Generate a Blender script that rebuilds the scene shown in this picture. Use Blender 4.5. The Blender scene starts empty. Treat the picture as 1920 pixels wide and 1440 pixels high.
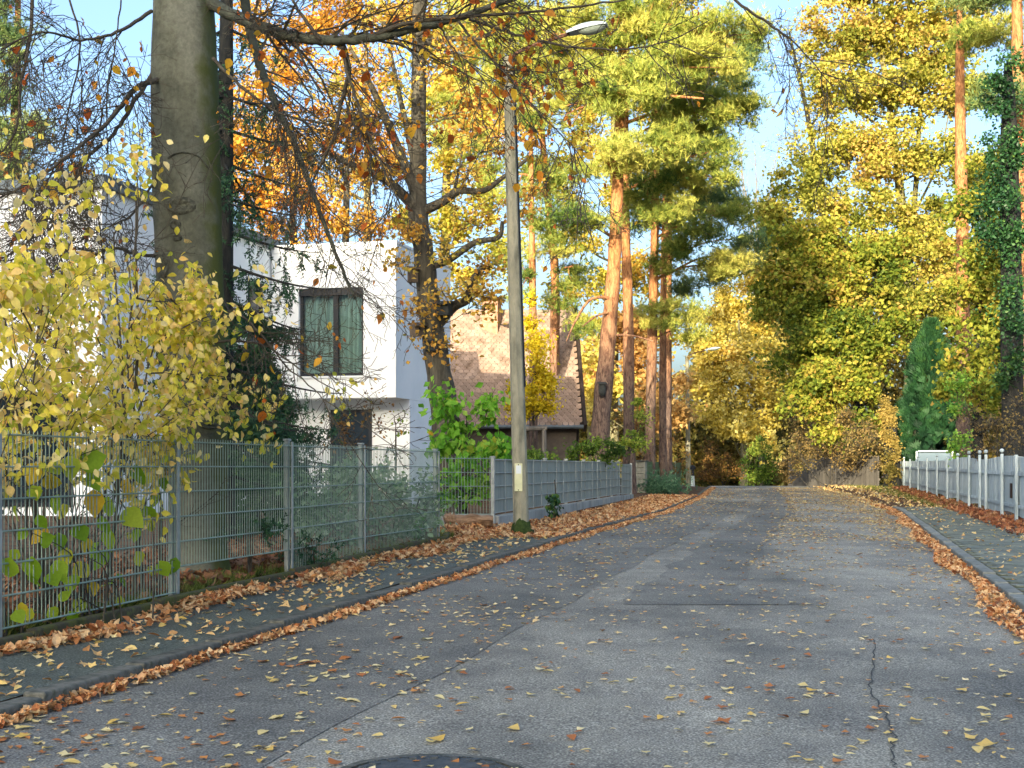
import bpy, math, random
import numpy as np
R = np.random.default_rng(7)
random.seed(7)
rad = math.radians
sc = bpy.context.scene
COL = sc.collection

# ------------------------------------------------------------------ camera, sky, sun, exposure
F = 2600.0                      # focal length in photograph pixels (1920 wide)
HZ = 875.0                      # image row of the horizon
CAMZ = 1.25
cd = bpy.data.cameras.new('camera'); cam = bpy.data.objects.new('camera', cd); COL.objects.link(cam)
cam.location = (0, 0, CAMZ); cam.rotation_euler = (rad(90), 0, 0)
cd.sensor_width = 36; cd.lens = F/1920*36; cd.shift_y = (HZ-720)/1920
cd.clip_start = .1; cd.clip_end = 3000
sc.camera = cam
SUN_EL, SUN_AZ = 11.0, 199.0      # degrees; azimuth clockwise from +Y
w = bpy.data.worlds.new('World'); sc.world = w; w.use_nodes = True
nt = w.node_tree; bg = nt.nodes['Background']
sky = nt.nodes.new('ShaderNodeTexSky'); sky.sky_type = 'NISHITA'; sky.sun_disc = False
sky.sun_elevation = rad(SUN_EL); sky.sun_rotation = rad(SUN_AZ)
sky.air_density = .8; sky.dust_density = 5.5; sky.ozone_density = 2.0
nt.links.new(sky.outputs[0], bg.inputs[0]); bg.inputs[1].default_value = .15
sd = bpy.data.lights.new('sun', 'SUN'); sun = bpy.data.objects.new('sun', sd); COL.objects.link(sun)
sd.energy = 2.7; sd.angle = rad(.45); sd.color = (1, .86, .62)
sun.rotation_euler = (rad(90-SUN_EL), 0, rad(180-SUN_AZ)); sun.location = (-20, -30, 30)
sc.view_settings.view_transform = 'Standard'; sc.view_settings.look = 'None'
sc.view_settings.gamma = 1; sc.view_settings.use_curve_mapping = False
sc.view_settings.exposure = 2.0
sc.cycles.max_bounces = 6; sc.cycles.diffuse_bounces = 3; sc.cycles.transmission_bounces = 4
sc.cycles.use_denoising = True

# ------------------------------------------------------------------ helpers
def srgb(h):
    h = h.lstrip('#'); c = [int(h[i:i+2], 16)/255 for i in (0, 2, 4)]
    return tuple((x/12.92 if x <= .04045 else ((x+.055)/1.055)**2.4) for x in c)+(1,)
def P(u, v, Y): return np.array([(u-960)/F*Y, Y, CAMZ+(HZ-v)/F*Y])
def unit(v):
    v = np.asarray(v, float); return v/np.maximum(np.linalg.norm(v, axis=-1, keepdims=True), 1e-9)
def xl(Y): return np.interp(Y, [-90, 6.5, 10.9, 20.4, 31.3, 44, 62, 90, 140, 900], [-25.6, -2.42, -1.34, .86, 3.45, 5.9, 8.9, 12.6, 18, 30])
def xr(Y): return xl(Y)+np.interp(Y, [6, 30, 60], [5.38, 5.3, 5.2])
def zr(Y): return np.interp(Y, [-90, 0, 6, 14, 22, 38, 55, 61, 66, 70, 76, 85, 100, 140, 900], [0, 0, .03, .12, .19, .24, .285, .296, .30, .28, .2, 0, -.6, -1.6, -1.6])
def gz(X, Y):                    # ground surface beside and under the street
    s = X-xl(Y); wd = xr(Y)-xl(Y)
    off = np.maximum(np.interp(s, [-3, -1.75, -1.3, -.16, -.1], [.14, .11, .07, .07, 0]), np.interp(s-wd, [.1, .16, 1.4, 3], [0, .07, .07, .1]))
    return zr(Y)+off
def GP(u, Y):
    X = (u-960)/F*Y; return np.array([X, Y, float(gz(X, Y))])

class MB:
    def __init__(s): s.v = []; s.f = {3: [], 4: []}; s.n = 0; s.a = []
    def add(s, V, faces, a=None):
        V = np.asarray(V, float).reshape(-1, 3)
        for fa in faces:
            fa = np.asarray(fa, int)
            if fa.size: s.f[fa.shape[1]].append(fa+s.n)
        s.v.append(V); s.n += len(V)
        s.a.append(np.full(len(V), R.random() if a is None else a) if np.ndim(a) == 0 else np.asarray(a, float))
    def tube(s, pts, r, n=6, a=None, cap=False):
        p = np.asarray(pts, float); k = len(p); r = np.broadcast_to(np.asarray(r, float), (k,))
        t = unit(np.gradient(p, axis=0)); m = unit(p[-1]-p[0])
        ref = np.array([0, 0, 1.]) if abs(m[2]) < .8 else np.array([1., 0, 0])
        A = unit(np.cross(t, ref)); B = np.cross(t, A)
        th = np.arange(n)*2*math.pi/n
        ring = p[:, None]+r[:, None, None]*(np.cos(th)[None, :, None]*A[:, None]+np.sin(th)[None, :, None]*B[:, None])
        V = ring.reshape(-1, 3); i = np.arange(k-1)[:, None]*n; j = np.arange(n)[None]; j2 = (j+1) % n
        q = np.stack([i+j, i+j2, i+n+j2, i+n+j], -1).reshape(-1, 4)
        fs = [q]
        if cap:
            V = np.vstack([V, p[0], p[-1]]); c0 = k*n; j = np.arange(n); j2 = (j+1) % n; e = (k-1)*n
            fs += [np.stack([np.full(n, c0), j2, j], -1), np.stack([np.full(n, c0+1), e+j, e+j2], -1)]
        s.add(V, fs, a)
    def box(s, c, d, M=None, a=None):  # centre, full sizes, optional 3x3 axes (columns)
        c = np.asarray(c, float); h = np.asarray(d, float)/2
        S = np.array([[x, y, z] for z in (-1, 1) for y in (-1, 1) for x in (-1, 1)])*h
        if M is not None: S = S@np.asarray(M).T
        s.add(S+c, [[[0, 2, 3, 1], [4, 5, 7, 6], [0, 1, 5, 4], [2, 6, 7, 3], [0, 4, 6, 2], [1, 3, 7, 5]]], a)
    def quad(s, a, b, c, d, at=None): s.add([a, b, c, d], [[[0, 1, 2, 3]]], at)
    def build(s, name, mat, parent=None, smooth=False, bevel=0, kind=None, label=None):
        V = np.vstack(s.v); me = bpy.data.meshes.new(name)
        F3 = np.vstack(s.f[3]) if s.f[3] else np.zeros((0, 3), int)
        F4 = np.vstack(s.f[4]) if s.f[4] else np.zeros((0, 4), int)
        me.vertices.add(len(V)); me.vertices.foreach_set('co', V.ravel().astype(np.float32))
        nl = F3.size+F4.size; me.loops.add(nl)
        me.loops.foreach_set('vertex_index', np.concatenate([F3.ravel(), F4.ravel()]).astype(np.int32))
        np_ = len(F3)+len(F4); me.polygons.add(np_)
        st = np.concatenate([np.arange(len(F3))*3, len(F3)*3+np.arange(len(F4))*4]).astype(np.int32)
        me.polygons.foreach_set('loop_start', st)
        me.update(calc_edges=True); me.validate()
        me.polygons.foreach_set('use_smooth', np.full(len(me.polygons), bool(smooth)))
        at = me.attributes.new('rnd', 'FLOAT', 'POINT'); at.data.foreach_set('value', np.concatenate(s.a).astype(np.float32))
        me.materials.append(mat)
        o = bpy.data.objects.new(name, me); COL.objects.link(o); o.parent = parent
        if parent is not None: o.matrix_parent_inverse = parent_inv(parent)
        if bevel:
            m = o.modifiers.new('edge', 'BEVEL'); m.width = bevel; m.segments = 2; m.limit_method = 'ANGLE'
        if kind: o['kind'] = kind
        if label: o['label'] = label
        return o
def parent_inv(p): return p.matrix_basis.inverted()    # parts keep world coordinates
def thing(name, label, cat, loc=(0, 0, 0), group=None):
    o = bpy.data.objects.new(name, None); COL.objects.link(o); o.location = tuple(loc); o.empty_display_size = .1
    return tag(o, label, cat, group)
def tag(o, label, cat, group=None, kind=None):
    o['label'] = label; o['category'] = cat
    if group: o['group'] = group
    if kind: o['kind'] = kind
    return o
def inst(me, name, parent=None, loc=(0, 0, 0), M=None, s=1.0):   # an object that shares mesh data
    from mathutils import Matrix
    o = bpy.data.objects.new(name, me); COL.objects.link(o)
    T = np.eye(4); T[:3, :3] = (np.eye(3) if M is None else M)*np.asarray(s); T[:3, 3] = loc
    o.parent = parent
    o.matrix_basis = Matrix(T.tolist())
    if parent is not None: o.matrix_parent_inverse = parent_inv(parent)
    return o
def struct(o, label=None):
    o['kind'] = 'structure'
    if label: o['label'] = label
    return o
def smooth_line(pts, n):
    p = np.asarray(pts, float); k = len(p)
    if k < 3: return p[0]+(p[-1]-p[0])*np.linspace(0, 1, n)[:, None]
    q = np.vstack([2*p[0]-p[1], p, 2*p[-1]-p[-2]]); out = []
    for t in np.linspace(0, k-1-1e-6, n):
        i = int(t); f = t-i; a, b, c, d = q[i:i+4]
        out.append(.5*((2*b)+(c-a)*f+(2*a-5*b+4*c-d)*f*f+(3*b-a-3*c+d)*f**3))
    return np.array(out)

# ------------------------------------------------------------------ materials
def mat(name, build):
    m = bpy.data.materials.new(name); m.use_nodes = True; t = m.node_tree; t.nodes.clear()
    out = t.nodes.new('ShaderNodeOutputMaterial'); build(t, out); return m
def nd(t, typ, **kw):
    n = t.nodes.new(typ)
    for k, v in kw.items():
        if k.startswith('_'): n.inputs[k[1:].replace('_', ' ')].default_value = v
        else: setattr(n, k, v)
    return n
def ramp(t, src, stops, interp='LINEAR'):
    r = t.nodes.new('ShaderNodeValToRGB'); e = r.color_ramp.elements; r.color_ramp.interpolation = interp
    while len(e) < len(stops): e.new(.5)
    for el, (p, c) in zip(e, stops): el.position = p; el.color = srgb(c) if isinstance(c, str) else c
    if src is not None: t.links.new(src, r.inputs[0])
    return r.outputs[0]
def leaf_mat(name, cols, tr=.35, use='attr', rough=.6):
    def b(t, out):
        if use == 'attr': src = nd(t, 'ShaderNodeAttribute', attribute_name='rnd').outputs['Fac']
        else: src = nd(t, 'ShaderNodeObjectInfo').outputs['Random']
        c = ramp(t, src, [(i/max(1, len(cols)-1), x) for i, x in enumerate(cols)])
        geo = nd(t, 'ShaderNodeNewGeometry')
        nz = nd(t, 'ShaderNodeTexNoise', _Scale=60.0, _Detail=2.0)
        hs = nd(t, 'ShaderNodeHueSaturation'); t.links.new(c, hs.inputs['Color'])
        mr = nd(t, 'ShaderNodeMapRange'); mr.inputs[3].default_value = .78; mr.inputs[4].default_value = 1.2
        t.links.new(geo.outputs['Position'], nz.inputs['Vector']); t.links.new(nz.outputs[0], mr.inputs[0]); t.links.new(mr.outputs[0], hs.inputs['Value'])
        d = nd(t, 'ShaderNodeBsdfPrincipled', _Roughness=rough); d.inputs['Specular IOR Level'].default_value = .25
        q = nd(t, 'ShaderNodeBsdfTranslucent'); mx = nd(t, 'ShaderNodeMixShader', _Fac=tr)
        t.links.new(hs.outputs[0], d.inputs['Base Color']); t.links.new(hs.outputs[0], q.inputs[0])
        t.links.new(d.outputs[0], mx.inputs[1]); t.links.new(q.outputs[0], mx.inputs[2]); t.links.new(mx.outputs[0], out.inputs[0])
    return mat(name, b)
def noise_mat(name, cols, scale=4., detail=6., rough=.85, bump=.2, bscale=None, stretch=(1, 1, 1), attr=.0, spec=.3, metal=0., obj=False, dist=0.):
    def b(t, out):
        tc = nd(t, 'ShaderNodeTexCoord'); mp = nd(t, 'ShaderNodeMapping'); mp.inputs['Scale'].default_value = stretch
        t.links.new(tc.outputs['Object'], mp.inputs[0])
        n1 = nd(t, 'ShaderNodeTexNoise', _Scale=scale, _Detail=detail, _Roughness=.62, _Distortion=dist); t.links.new(mp.outputs[0], n1.inputs['Vector'])
        k = len(cols); c = ramp(t, n1.outputs[0], [(.3+.4*i/max(1, k-1), x) for i, x in enumerate(cols)])
        if attr:
            src = nd(t, 'ShaderNodeObjectInfo').outputs['Random'] if obj else nd(t, 'ShaderNodeAttribute', attribute_name='rnd').outputs['Fac']
            mr = nd(t, 'ShaderNodeMapRange'); mr.inputs[3].default_value = 1-attr; mr.inputs[4].default_value = 1+attr
            hs = nd(t, 'ShaderNodeHueSaturation'); t.links.new(src, mr.inputs[0]); t.links.new(mr.outputs[0], hs.inputs['Value']); t.links.new(c, hs.inputs['Color']); c = hs.outputs[0]
        p = nd(t, 'ShaderNodeBsdfPrincipled', _Roughness=rough, _Metallic=metal); p.inputs['Specular IOR Level'].default_value = spec
        t.links.new(c, p.inputs['Base Color'])
        if bump:
            n2 = nd(t, 'ShaderNodeTexNoise', _Scale=bscale or scale*4, _Detail=5.); t.links.new(mp.outputs[0], n2.inputs['Vector'])
            bp = nd(t, 'ShaderNodeBump', _Strength=bump, _Distance=.02); t.links.new(n2.outputs[0], bp.inputs['Height']); t.links.new(bp.outputs[0], p.inputs['Normal'])
        t.links.new(p.outputs[0], out.inputs[0])
    return mat(name, b)
def asphalt_mat(name, base, worn, lift=.5):
    def b(t, out):
        tc = nd(t, 'ShaderNodeTexCoord')
        n1 = nd(t, 'ShaderNodeTexNoise', _Scale=.55, _Detail=5., _Roughness=.6); mp = nd(t, 'ShaderNodeMapping'); mp.inputs['Scale'].default_value = (1, .35, 1); mp.inputs['Rotation'].default_value = (0, 0, rad(13))
        t.links.new(tc.outputs['Object'], mp.inputs[0]); t.links.new(mp.outputs[0], n1.inputs['Vector'])
        c1 = ramp(t, n1.outputs[0], [(.36, base), (.62, worn)])
        n2 = nd(t, 'ShaderNodeTexNoise', _Scale=95., _Detail=3.); t.links.new(tc.outputs['Object'], n2.inputs['Vector'])
        c2 = ramp(t, n2.outputs[0], [(.3, (.32, .32, .32, 1)), (.5, (.92, .92, .92, 1)), (.68, (2.0, 2.0, 1.95, 1))])
        v = nd(t, 'ShaderNodeTexVoronoi', _Scale=90.); t.links.new(tc.outputs['Object'], v.inputs['Vector'])
        c3 = ramp(t, v.outputs['Color'], [(.55, (1, 1, 1, 1)), (.85, (1.55, 1.55, 1.6, 1))])
        m1 = nd(t, 'ShaderNodeMixRGB', blend_type='MULTIPLY', _Fac=1.); t.links.new(c1, m1.inputs[1]); t.links.new(c2, m1.inputs[2])
        m2 = nd(t, 'ShaderNodeMixRGB', blend_type='MULTIPLY', _Fac=.8); t.links.new(m1.outputs[0], m2.inputs[1]); t.links.new(c3, m2.inputs[2])
        n4 = nd(t, 'ShaderNodeTexNoise', _Scale=2.2, _Detail=6.); t.links.new(tc.outputs['Object'], n4.inputs['Vector'])
        c4 = ramp(t, n4.outputs[0], [(.32, (.82, .82, .84, 1)), (.6, (1.12, 1.12, 1.1, 1))])
        m3 = nd(t, 'ShaderNodeMixRGB', blend_type='MULTIPLY', _Fac=1.); t.links.new(m2.outputs[0], m3.inputs[1]); t.links.new(c4, m3.inputs[2])
        p = nd(t, 'ShaderNodeBsdfPrincipled', _Roughness=.8); p.inputs['Specular IOR Level'].default_value = .35
        t.links.new(m3.outputs[0], p.inputs['Base Color'])
        bp = nd(t, 'ShaderNodeBump', _Strength=.5, _Distance=.006); t.links.new(n2.outputs[0], bp.inputs['Height']); t.links.new(bp.outputs[0], p.inputs['Normal'])
        t.links.new(p.outputs[0], out.inputs[0])
    return mat(name, b)
def plain(name, c, rough=.5, spec=.5, metal=0.):
    def b(t, out):
        p = nd(t, 'ShaderNodeBsdfPrincipled', _Roughness=rough, _Metallic=metal); p.inputs['Base Color'].default_value = srgb(c); p.inputs['Specular IOR Level'].default_value = spec
        t.links.new(p.outputs[0], out.inputs[0])
    return mat(name, b)

M = {}
M['asphalt'] = asphalt_mat('asphalt', '#5f605a', '#8d8c81')
M['asphalt_dark'] = asphalt_mat('asphalt_dark', '#595b56', '#74746d')
M['asphalt_walk'] = asphalt_mat('asphalt_walk', '#414a45', '#545a52')
M['soil'] = noise_mat('soil', ['#2b2119', '#4a3826', '#6b4d30', '#3b3a22'], 3., 8., .95, .5)
M['verge'] = noise_mat('verge', ['#39401f', '#5a4a2c', '#7a5a33', '#44502a'], 2., 8., .95, .4)
M['kerb'] = noise_mat('kerb', ['#363b34', '#50534c', '#6a6a62', '#4a4f40'], 9., 10., .9, .5, attr=.12, obj=True)
M['kerb_pale'] = noise_mat('kerb_pale', ['#5f665f', '#7d837e', '#939690'], 9., 10., .9, .4, attr=.12, obj=True)
M['paver'] = noise_mat('paver', ['#5a645c', '#6d766e', '#7e857b'], 3., 6., .9, .2, attr=.2)
M['moss_edge'] = noise_mat('moss_edge', ['#3a3f22', '#56592c', '#4a4438', '#646a3a'], 6., 8., .95, .5)
M['concrete'] = noise_mat('concrete', ['#7f8280', '#9a9c96', '#aeafa8'], 2.2, 8., .85, .15, stretch=(1.5, 1.5, .5))
M['concrete_pole'] = noise_mat('concrete_pole', ['#6d6c5c', '#8a8874', '#a19d86', '#7a7a62'], 6., 9., .9, .45, 60., stretch=(1, 1, .35))
M['galv'] = noise_mat('galv', ['#858d8b', '#9ba3a0', '#adb3ae'], 9., 5., .45, .05, metal=.35, spec=.5)
M['galv_green'] = noise_mat('galv_green', ['#76897c', '#8ca092', '#a0b3a4'], 9., 5., .5, .05, metal=.3, spec=.5)
M['screen'] = noise_mat('screen', ['#78807a', '#8e958c', '#9ea498'], 1.6, 8., .6, .08, stretch=(2, 2, .5))
M['greenmesh'] = noise_mat('greenmesh', ['#4a5c3a', '#5d7046', '#6a7a52'], 3., 6., .7, .2)
M['stucco'] = noise_mat('stucco', ['#e3e9ea', '#eef3f3', '#f4f7f6'], .9, 6., .9, .06, 80.)
M['cap_metal'] = noise_mat('cap_metal', ['#5b666c', '#6d777c'], 4., 4., .45, .03, metal=.4)
M['anthracite'] = plain('anthracite', '#1d2229', .45, .3)
def glass_b(t, out):
    g = nd(t, 'ShaderNodeBsdfGlossy', _Roughness=.03); g.inputs[0].default_value = (.8, .88, .9, 1)
    tr = nd(t, 'ShaderNodeBsdfTransparent'); tr.inputs[0].default_value = (.80, .90, .90, 1)
    fr = nd(t, 'ShaderNodeFresnel', _IOR=1.5); mx = nd(t, 'ShaderNodeMixShader')
    t.links.new(fr.outputs[0], mx.inputs[0]); t.links.new(tr.outputs[0], mx.inputs[1]); t.links.new(g.outputs[0], mx.inputs[2]); t.links.new(mx.outputs[0], out.inputs[0])
M['glass'] = mat('window_glass', glass_b)
M['curtain'] = noise_mat('curtain', ['#8f9590', '#a9aea8', '#bcc0ba'], 3., 3., .9, .0, stretch=(9, 9, .2))
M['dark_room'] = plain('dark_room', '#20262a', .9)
M['tile'] = noise_mat('roof_tile', ['#75604f', '#937d6c', '#a58f7e', '#866f62'], 2.5, 6., .85, .2, attr=.2, obj=True)
M['tile_stuff'] = noise_mat('roof_tile_far', ['#75604f', '#937d6c', '#a58f7e', '#866f62'], 2.5, 6., .85, .2, attr=.2)
M['brick'] = noise_mat('chimney_brick', ['#8a6a55', '#a8836a', '#b8977c'], 6., 5., .9, .3)
M['dark_wood'] = noise_mat('dark_wood', ['#2b2320', '#3a302a'], 8., 5., .8, .2, stretch=(1, 1, .2))
M['grey_wood'] = noise_mat('grey_wood', ['#4c4a45', '#66625b', '#78736a'], 7., 6., .9, .3, stretch=(2, 2, .2), attr=.18, obj=True)
M['white_board'] = noise_mat('white_board', ['#7c8e93', '#a6b6ba', '#bccacc', '#c8d3d3'], 4.5, 9., .8, .2, stretch=(2, 2, .35), attr=.12, obj=True, dist=.6)
M['stone_block'] = noise_mat('stone_block', ['#8b8a7c', '#a5a392', '#b9b6a4'], 6., 7., .9, .4, attr=.12, obj=True)
M['beech_bark'] = None
M['oak_bark'] = noise_mat('oak_bark', ['#2c2a24', '#4d4a40', '#6a6554'], 9., 9., .95, .9, 18., stretch=(1.6, 1.6, .3))
M['dark_bark'] = noise_mat('dark_bark', ['#1d2022', '#2c2e2c', '#3d3d36'], 9., 8., .95, .6, stretch=(1.6, 1.6, .4))
M['grey_bark'] = noise_mat('grey_bark', ['#5d5a44', '#7e7a5c', '#98926e'], 6., 8., .95, .5, stretch=(1.4, 1.4, .4))
M['birch_bark'] = noise_mat('birch_bark', ['#68645a', '#7c776a', '#8a8577'], 6., 6., .8, .2)
M['twig'] = noise_mat('twig', ['#34302a', '#4b463c', '#5a5648'], 8., 4., .9, .2)
M['twig_brown'] = noise_mat('twig_brown', ['#6b5434', '#8c7046', '#a3875a'], 3., 4., .9, .2, attr=.3)
def pine_b(t, out):
    tc = nd(t, 'ShaderNodeTexCoord'); sp = nd(t, 'ShaderNodeSeparateXYZ'); t.links.new(tc.outputs['Object'], sp.inputs[0])
    mr = nd(t, 'ShaderNodeMapRange'); mr.inputs[1].default_value = 3.6; mr.inputs[2].default_value = 7.5; t.links.new(sp.outputs['Z'], mr.inputs[0])
    n = nd(t, 'ShaderNodeTexNoise', _Scale=7., _Detail=9., _Roughness=.72, _Distortion=.8); mp = nd(t, 'ShaderNodeMapping'); mp.inputs['Scale'].default_value = (2.2, 2.2, .6)
    t.links.new(tc.outputs['Object'], mp.inputs[0]); t.links.new(mp.outputs[0], n.inputs['Vector'])
    lo = ramp(t, n.outputs[0], [(.36, '#2c2420'), (.47, '#5d4a42'), (.6, '#84705f'), (.7, '#6a564c')])
    hi = ramp(t, n.outputs[0], [(.36, '#5a3a26'), (.46, '#a2693c'), (.58, '#c08a58'), (.7, '#a87a54')])
    mx = nd(t, 'ShaderNodeMixRGB'); t.links.new(mr.outputs[0], mx.inputs[0]); t.links.new(lo, mx.inputs[1]); t.links.new(hi, mx.inputs[2])
    p = nd(t, 'ShaderNodeBsdfPrincipled', _Roughness=.9); t.links.new(mx.outputs[0], p.inputs['Base Color'])
    bp = nd(t, 'ShaderNodeBump', _Strength=.8, _Distance=.04); t.links.new(n.outputs[0], bp.inputs['Height']); t.links.new(bp.outputs[0], p.inputs['Normal'])
    t.links.new(p.outputs[0], out.inputs[0])
M['pine_bark'] = mat('pine_bark', pine_b)
def beech_b(t, out):
    tc = nd(t, 'ShaderNodeTexCoord')
    n = nd(t, 'ShaderNodeTexNoise', _Scale=3.2, _Detail=9., _Roughness=.6); mp = nd(t, 'ShaderNodeMapping'); mp.inputs['Scale'].default_value = (1, 1, .55)
    t.links.new(tc.outputs['Object'], mp.inputs[0]); t.links.new(mp.outputs[0], n.inputs['Vector'])
    c = ramp(t, n.outputs[0], [(.28, '#3f4238'), (.45, '#5f6254'), (.62, '#737568'), (.76, '#575c49')])
    n2 = nd(t, 'ShaderNodeTexNoise', _Scale=26., _Detail=7., _Roughness=.7); t.links.new(tc.outputs['Object'], n2.inputs['Vector'])
    c2 = ramp(t, n2.outputs[0], [(.3, (.6, .6, .58, 1)), (.55, (1, 1, 1, 1)), (.72, (1.25, 1.25, 1.2, 1))])
    m = nd(t, 'ShaderNodeMixRGB', blend_type='MULTIPLY', _Fac=.9); t.links.new(c, m.inputs[1]); t.links.new(c2, m.inputs[2])
    sp = nd(t, 'ShaderNodeSeparateXYZ'); g = nd(t, 'ShaderNodeNewGeometry'); t.links.new(g.outputs['Normal'], sp.inputs[0])   # moss on the side away from the road bend
    n3 = nd(t, 'ShaderNodeTexNoise', _Scale=5., _Detail=6.); t.links.new(tc.outputs['Object'], n3.inputs['Vector'])
    ad = nd(t, 'ShaderNodeMath', operation='ADD'); t.links.new(sp.outputs['X'], ad.inputs[0]); t.links.new(n3.outputs[0], ad.inputs[1])
    mr = nd(t, 'ShaderNodeMapRange'); mr.inputs[1].default_value = 1.05; mr.inputs[2].default_value = 1.45; t.links.new(ad.outputs[0], mr.inputs[0])
    m2 = nd(t, 'ShaderNodeMixRGB'); m2.inputs[2].default_value = srgb('#4c5428'); t.links.new(mr.outputs[0], m2.inputs[0]); t.links.new(m.outputs[0], m2.inputs[1])
    p = nd(t, 'ShaderNodeBsdfPrincipled', _Roughness=.85); p.inputs['Specular IOR Level'].default_value = .25; t.links.new(m2.outputs[0], p.inputs['Base Color'])
    bp = nd(t, 'ShaderNodeBump', _Strength=.45, _Distance=.02); t.links.new(n2.outputs[0], bp.inputs['Height']); t.links.new(bp.outputs[0], p.inputs['Normal'])
    t.links.new(p.outputs[0], out.inputs[0])
M['beech_bark'] = mat('beech_bark', beech_b)
M['scar'] = noise_mat('bark_scar', ['#2f302a', '#55574b', '#6f7162'], 30., 6., .95, .8)

# ------------------------------------------------------------------ leaf shapes and scattering
def t_diamond():
    return np.array([[0, 0, 0], [-.36, .45, .1], [0, 1, -.06], [.36, .45, .1]]), [np.array([[0, 1, 2], [0, 2, 3]])]
def t_oval(curl=.18, fold=.14, wd=.36):
    ys = [0, .22, .5, .78, 1.04]; ws = [.03, wd*.82, wd, wd*.6, 0]; V = []
    for y, x in zip(ys, ws):
        z = -curl*y*y
        V += [[-x, y, z+fold*x*2], [0, y, z], [x, y, z+fold*x*2]]
    f = []
    for i in range(4):
        a = i*3; f += [[a, a+1, a+4, a+3], [a+1, a+2, a+5, a+4]]
    return np.array(V), [np.array(f)]
def t_round(curl=.22):       # broad, almost round leaf with a short tip
    return t_oval(curl, .1, .5)
def t_lobed(k=5, depth=.45, curl=.25, seed=0):
    r = np.random.default_rng(seed); V = [[0, .45, 0]]; n = k*2+1
    for i in range(n):
        a = -math.pi*.5+math.pi*2*(i+.5)/n; m = .55 if i % 2 else .55*(1-depth); m *= 1+.25*(r.random()-.5)
        x, y = m*math.cos(a)*.9, .45+m*math.sin(a)
        V.append([x, y, curl*(abs(x)**1.3)*(1+.6*r.normal())+.1*curl*r.normal()])
    return np.array(V), [np.array([[0, 1+i, 1+(i+1) % n] for i in range(n)])]
def t_tuft(k=7, seed=0, wd=.05, spread=1.):   # pine needles fanning out from a shoot
    r = np.random.default_rng(seed); V = []; f = []
    for i in range(k):
        d = unit(np.array([r.normal()*spread, 1.0, r.normal()*spread])); s = unit(np.cross(d, r.normal(size=3)))*wd
        b = np.array([0, .25*r.random(), 0]); L = .75+.4*r.random()
        V += [b-s, b+s, b+d*L]; f.append([3*i, 3*i+1, 3*i+2])
    return np.array(V), [np.array(f)]
def t_spray(k=12, seed=0):                    # a spruce shoot with short needles along it
    r = np.random.default_rng(seed); V = []; f = []
    for i in range(k):
        y = .08+.9*i/k; a = i*2.4+r.random(); d = np.array([math.cos(a)*.75, .55, math.sin(a)*.75]); s = unit(np.cross(d, r.normal(size=3)))*.075
        b = np.array([0, y, 0]); V += [b-s, b+s, b+d*.3]; f.append([3*i, 3*i+1, 3*i+2])
    n = len(V); V += [[-.012, 0, 0], [.012, 0, 0], [0, 1, 0]]; f.append([n, n+1, n+2])
    return np.array(V), [np.array(f)]
def frames(n, up=.6, droop=None, ydir=None, spread=.6):
    if ydir is not None: y = unit(np.asarray(ydir)+R.normal(size=(n, 3))*spread)
    elif droop is not None: y = unit(R.normal(size=(n, 3))*spread+np.array([0, 0, -droop]))
    else: y = None
    z = unit(R.normal(size=(n, 3))+np.array([0, -.15, up]))
    if y is None: y = unit(np.cross(z, R.normal(size=(n, 3))))
    x = unit(np.cross(y, z)); z = np.cross(x, y)
    return np.stack([x, y, z], -1)               # columns
def scatter(mb, tmpl, C, S, Fr, a):
    V, fs = tmpl; n = len(C); k = len(V)
    if n == 0: return
    W = C[:, None]+np.asarray(S).reshape(-1, 1, 1)*np.einsum('nij,kj->nki', Fr, V)
    o = (np.arange(n)*k)[:, None, None]
    mb.add(W.reshape(-1, 3), [(o+f[None]).reshape(-1, f.shape[1]) for f in fs], np.repeat(np.clip(a, 0, 1), k))
def tmesh(name, tmpl, m, smooth=True):           # a shared mesh made from a template
    V, fs = tmpl; me = bpy.data.meshes.new(name); me.from_pydata(V.tolist(), [], [list(map(int, r)) for f in fs for r in f]); me.materials.append(m)
    me.polygons.foreach_set('use_smooth', [bool(smooth)]*len(me.polygons))
    return me

def grow(mb, p, d, L, r, lev, C, tips):
    n = C['seg'][lev]; pts = [np.array(p, float)]; d = unit(d); st = L/n
    for i in range(n):
        d = unit(d+R.normal(size=3)*C['wob'][lev]+np.array([0, 0, C['trop'][lev]]))
        pts.append(pts[-1]+d*st)
    pts = np.array(pts)
    mb.tube(pts, np.linspace(r, max(r*C['tap'], C.get('rmin', .0015)), n+1), C['sides'][lev])
    if lev+1 < len(C['seg']):
        for k in range(C['n'][lev]):
            t = .15+.85*(k+R.random())/C['n'][lev]; i = min(int(t*n), n-1); q = pts[i]+(pts[i+1]-pts[i])*(t*n-i)
            dd = unit(pts[i+1]-pts[i]); s = unit(np.cross(dd, R.normal(size=3))); a = C['ang'][lev]*(.7+.6*R.random())
            grow(mb, q, dd*math.cos(a)+s*math.sin(a), L*C['len'][lev]*(1.15-.5*t)*(.6+.6*R.random()), max(r*(1-.6*t)*C["rr"][lev], C.get("rmin", .0016)), lev+1, C, tips)
    else:
        for i in range(1, n+1): tips.append((pts[i], d, pts[i]-pts[i-1]))
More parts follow.
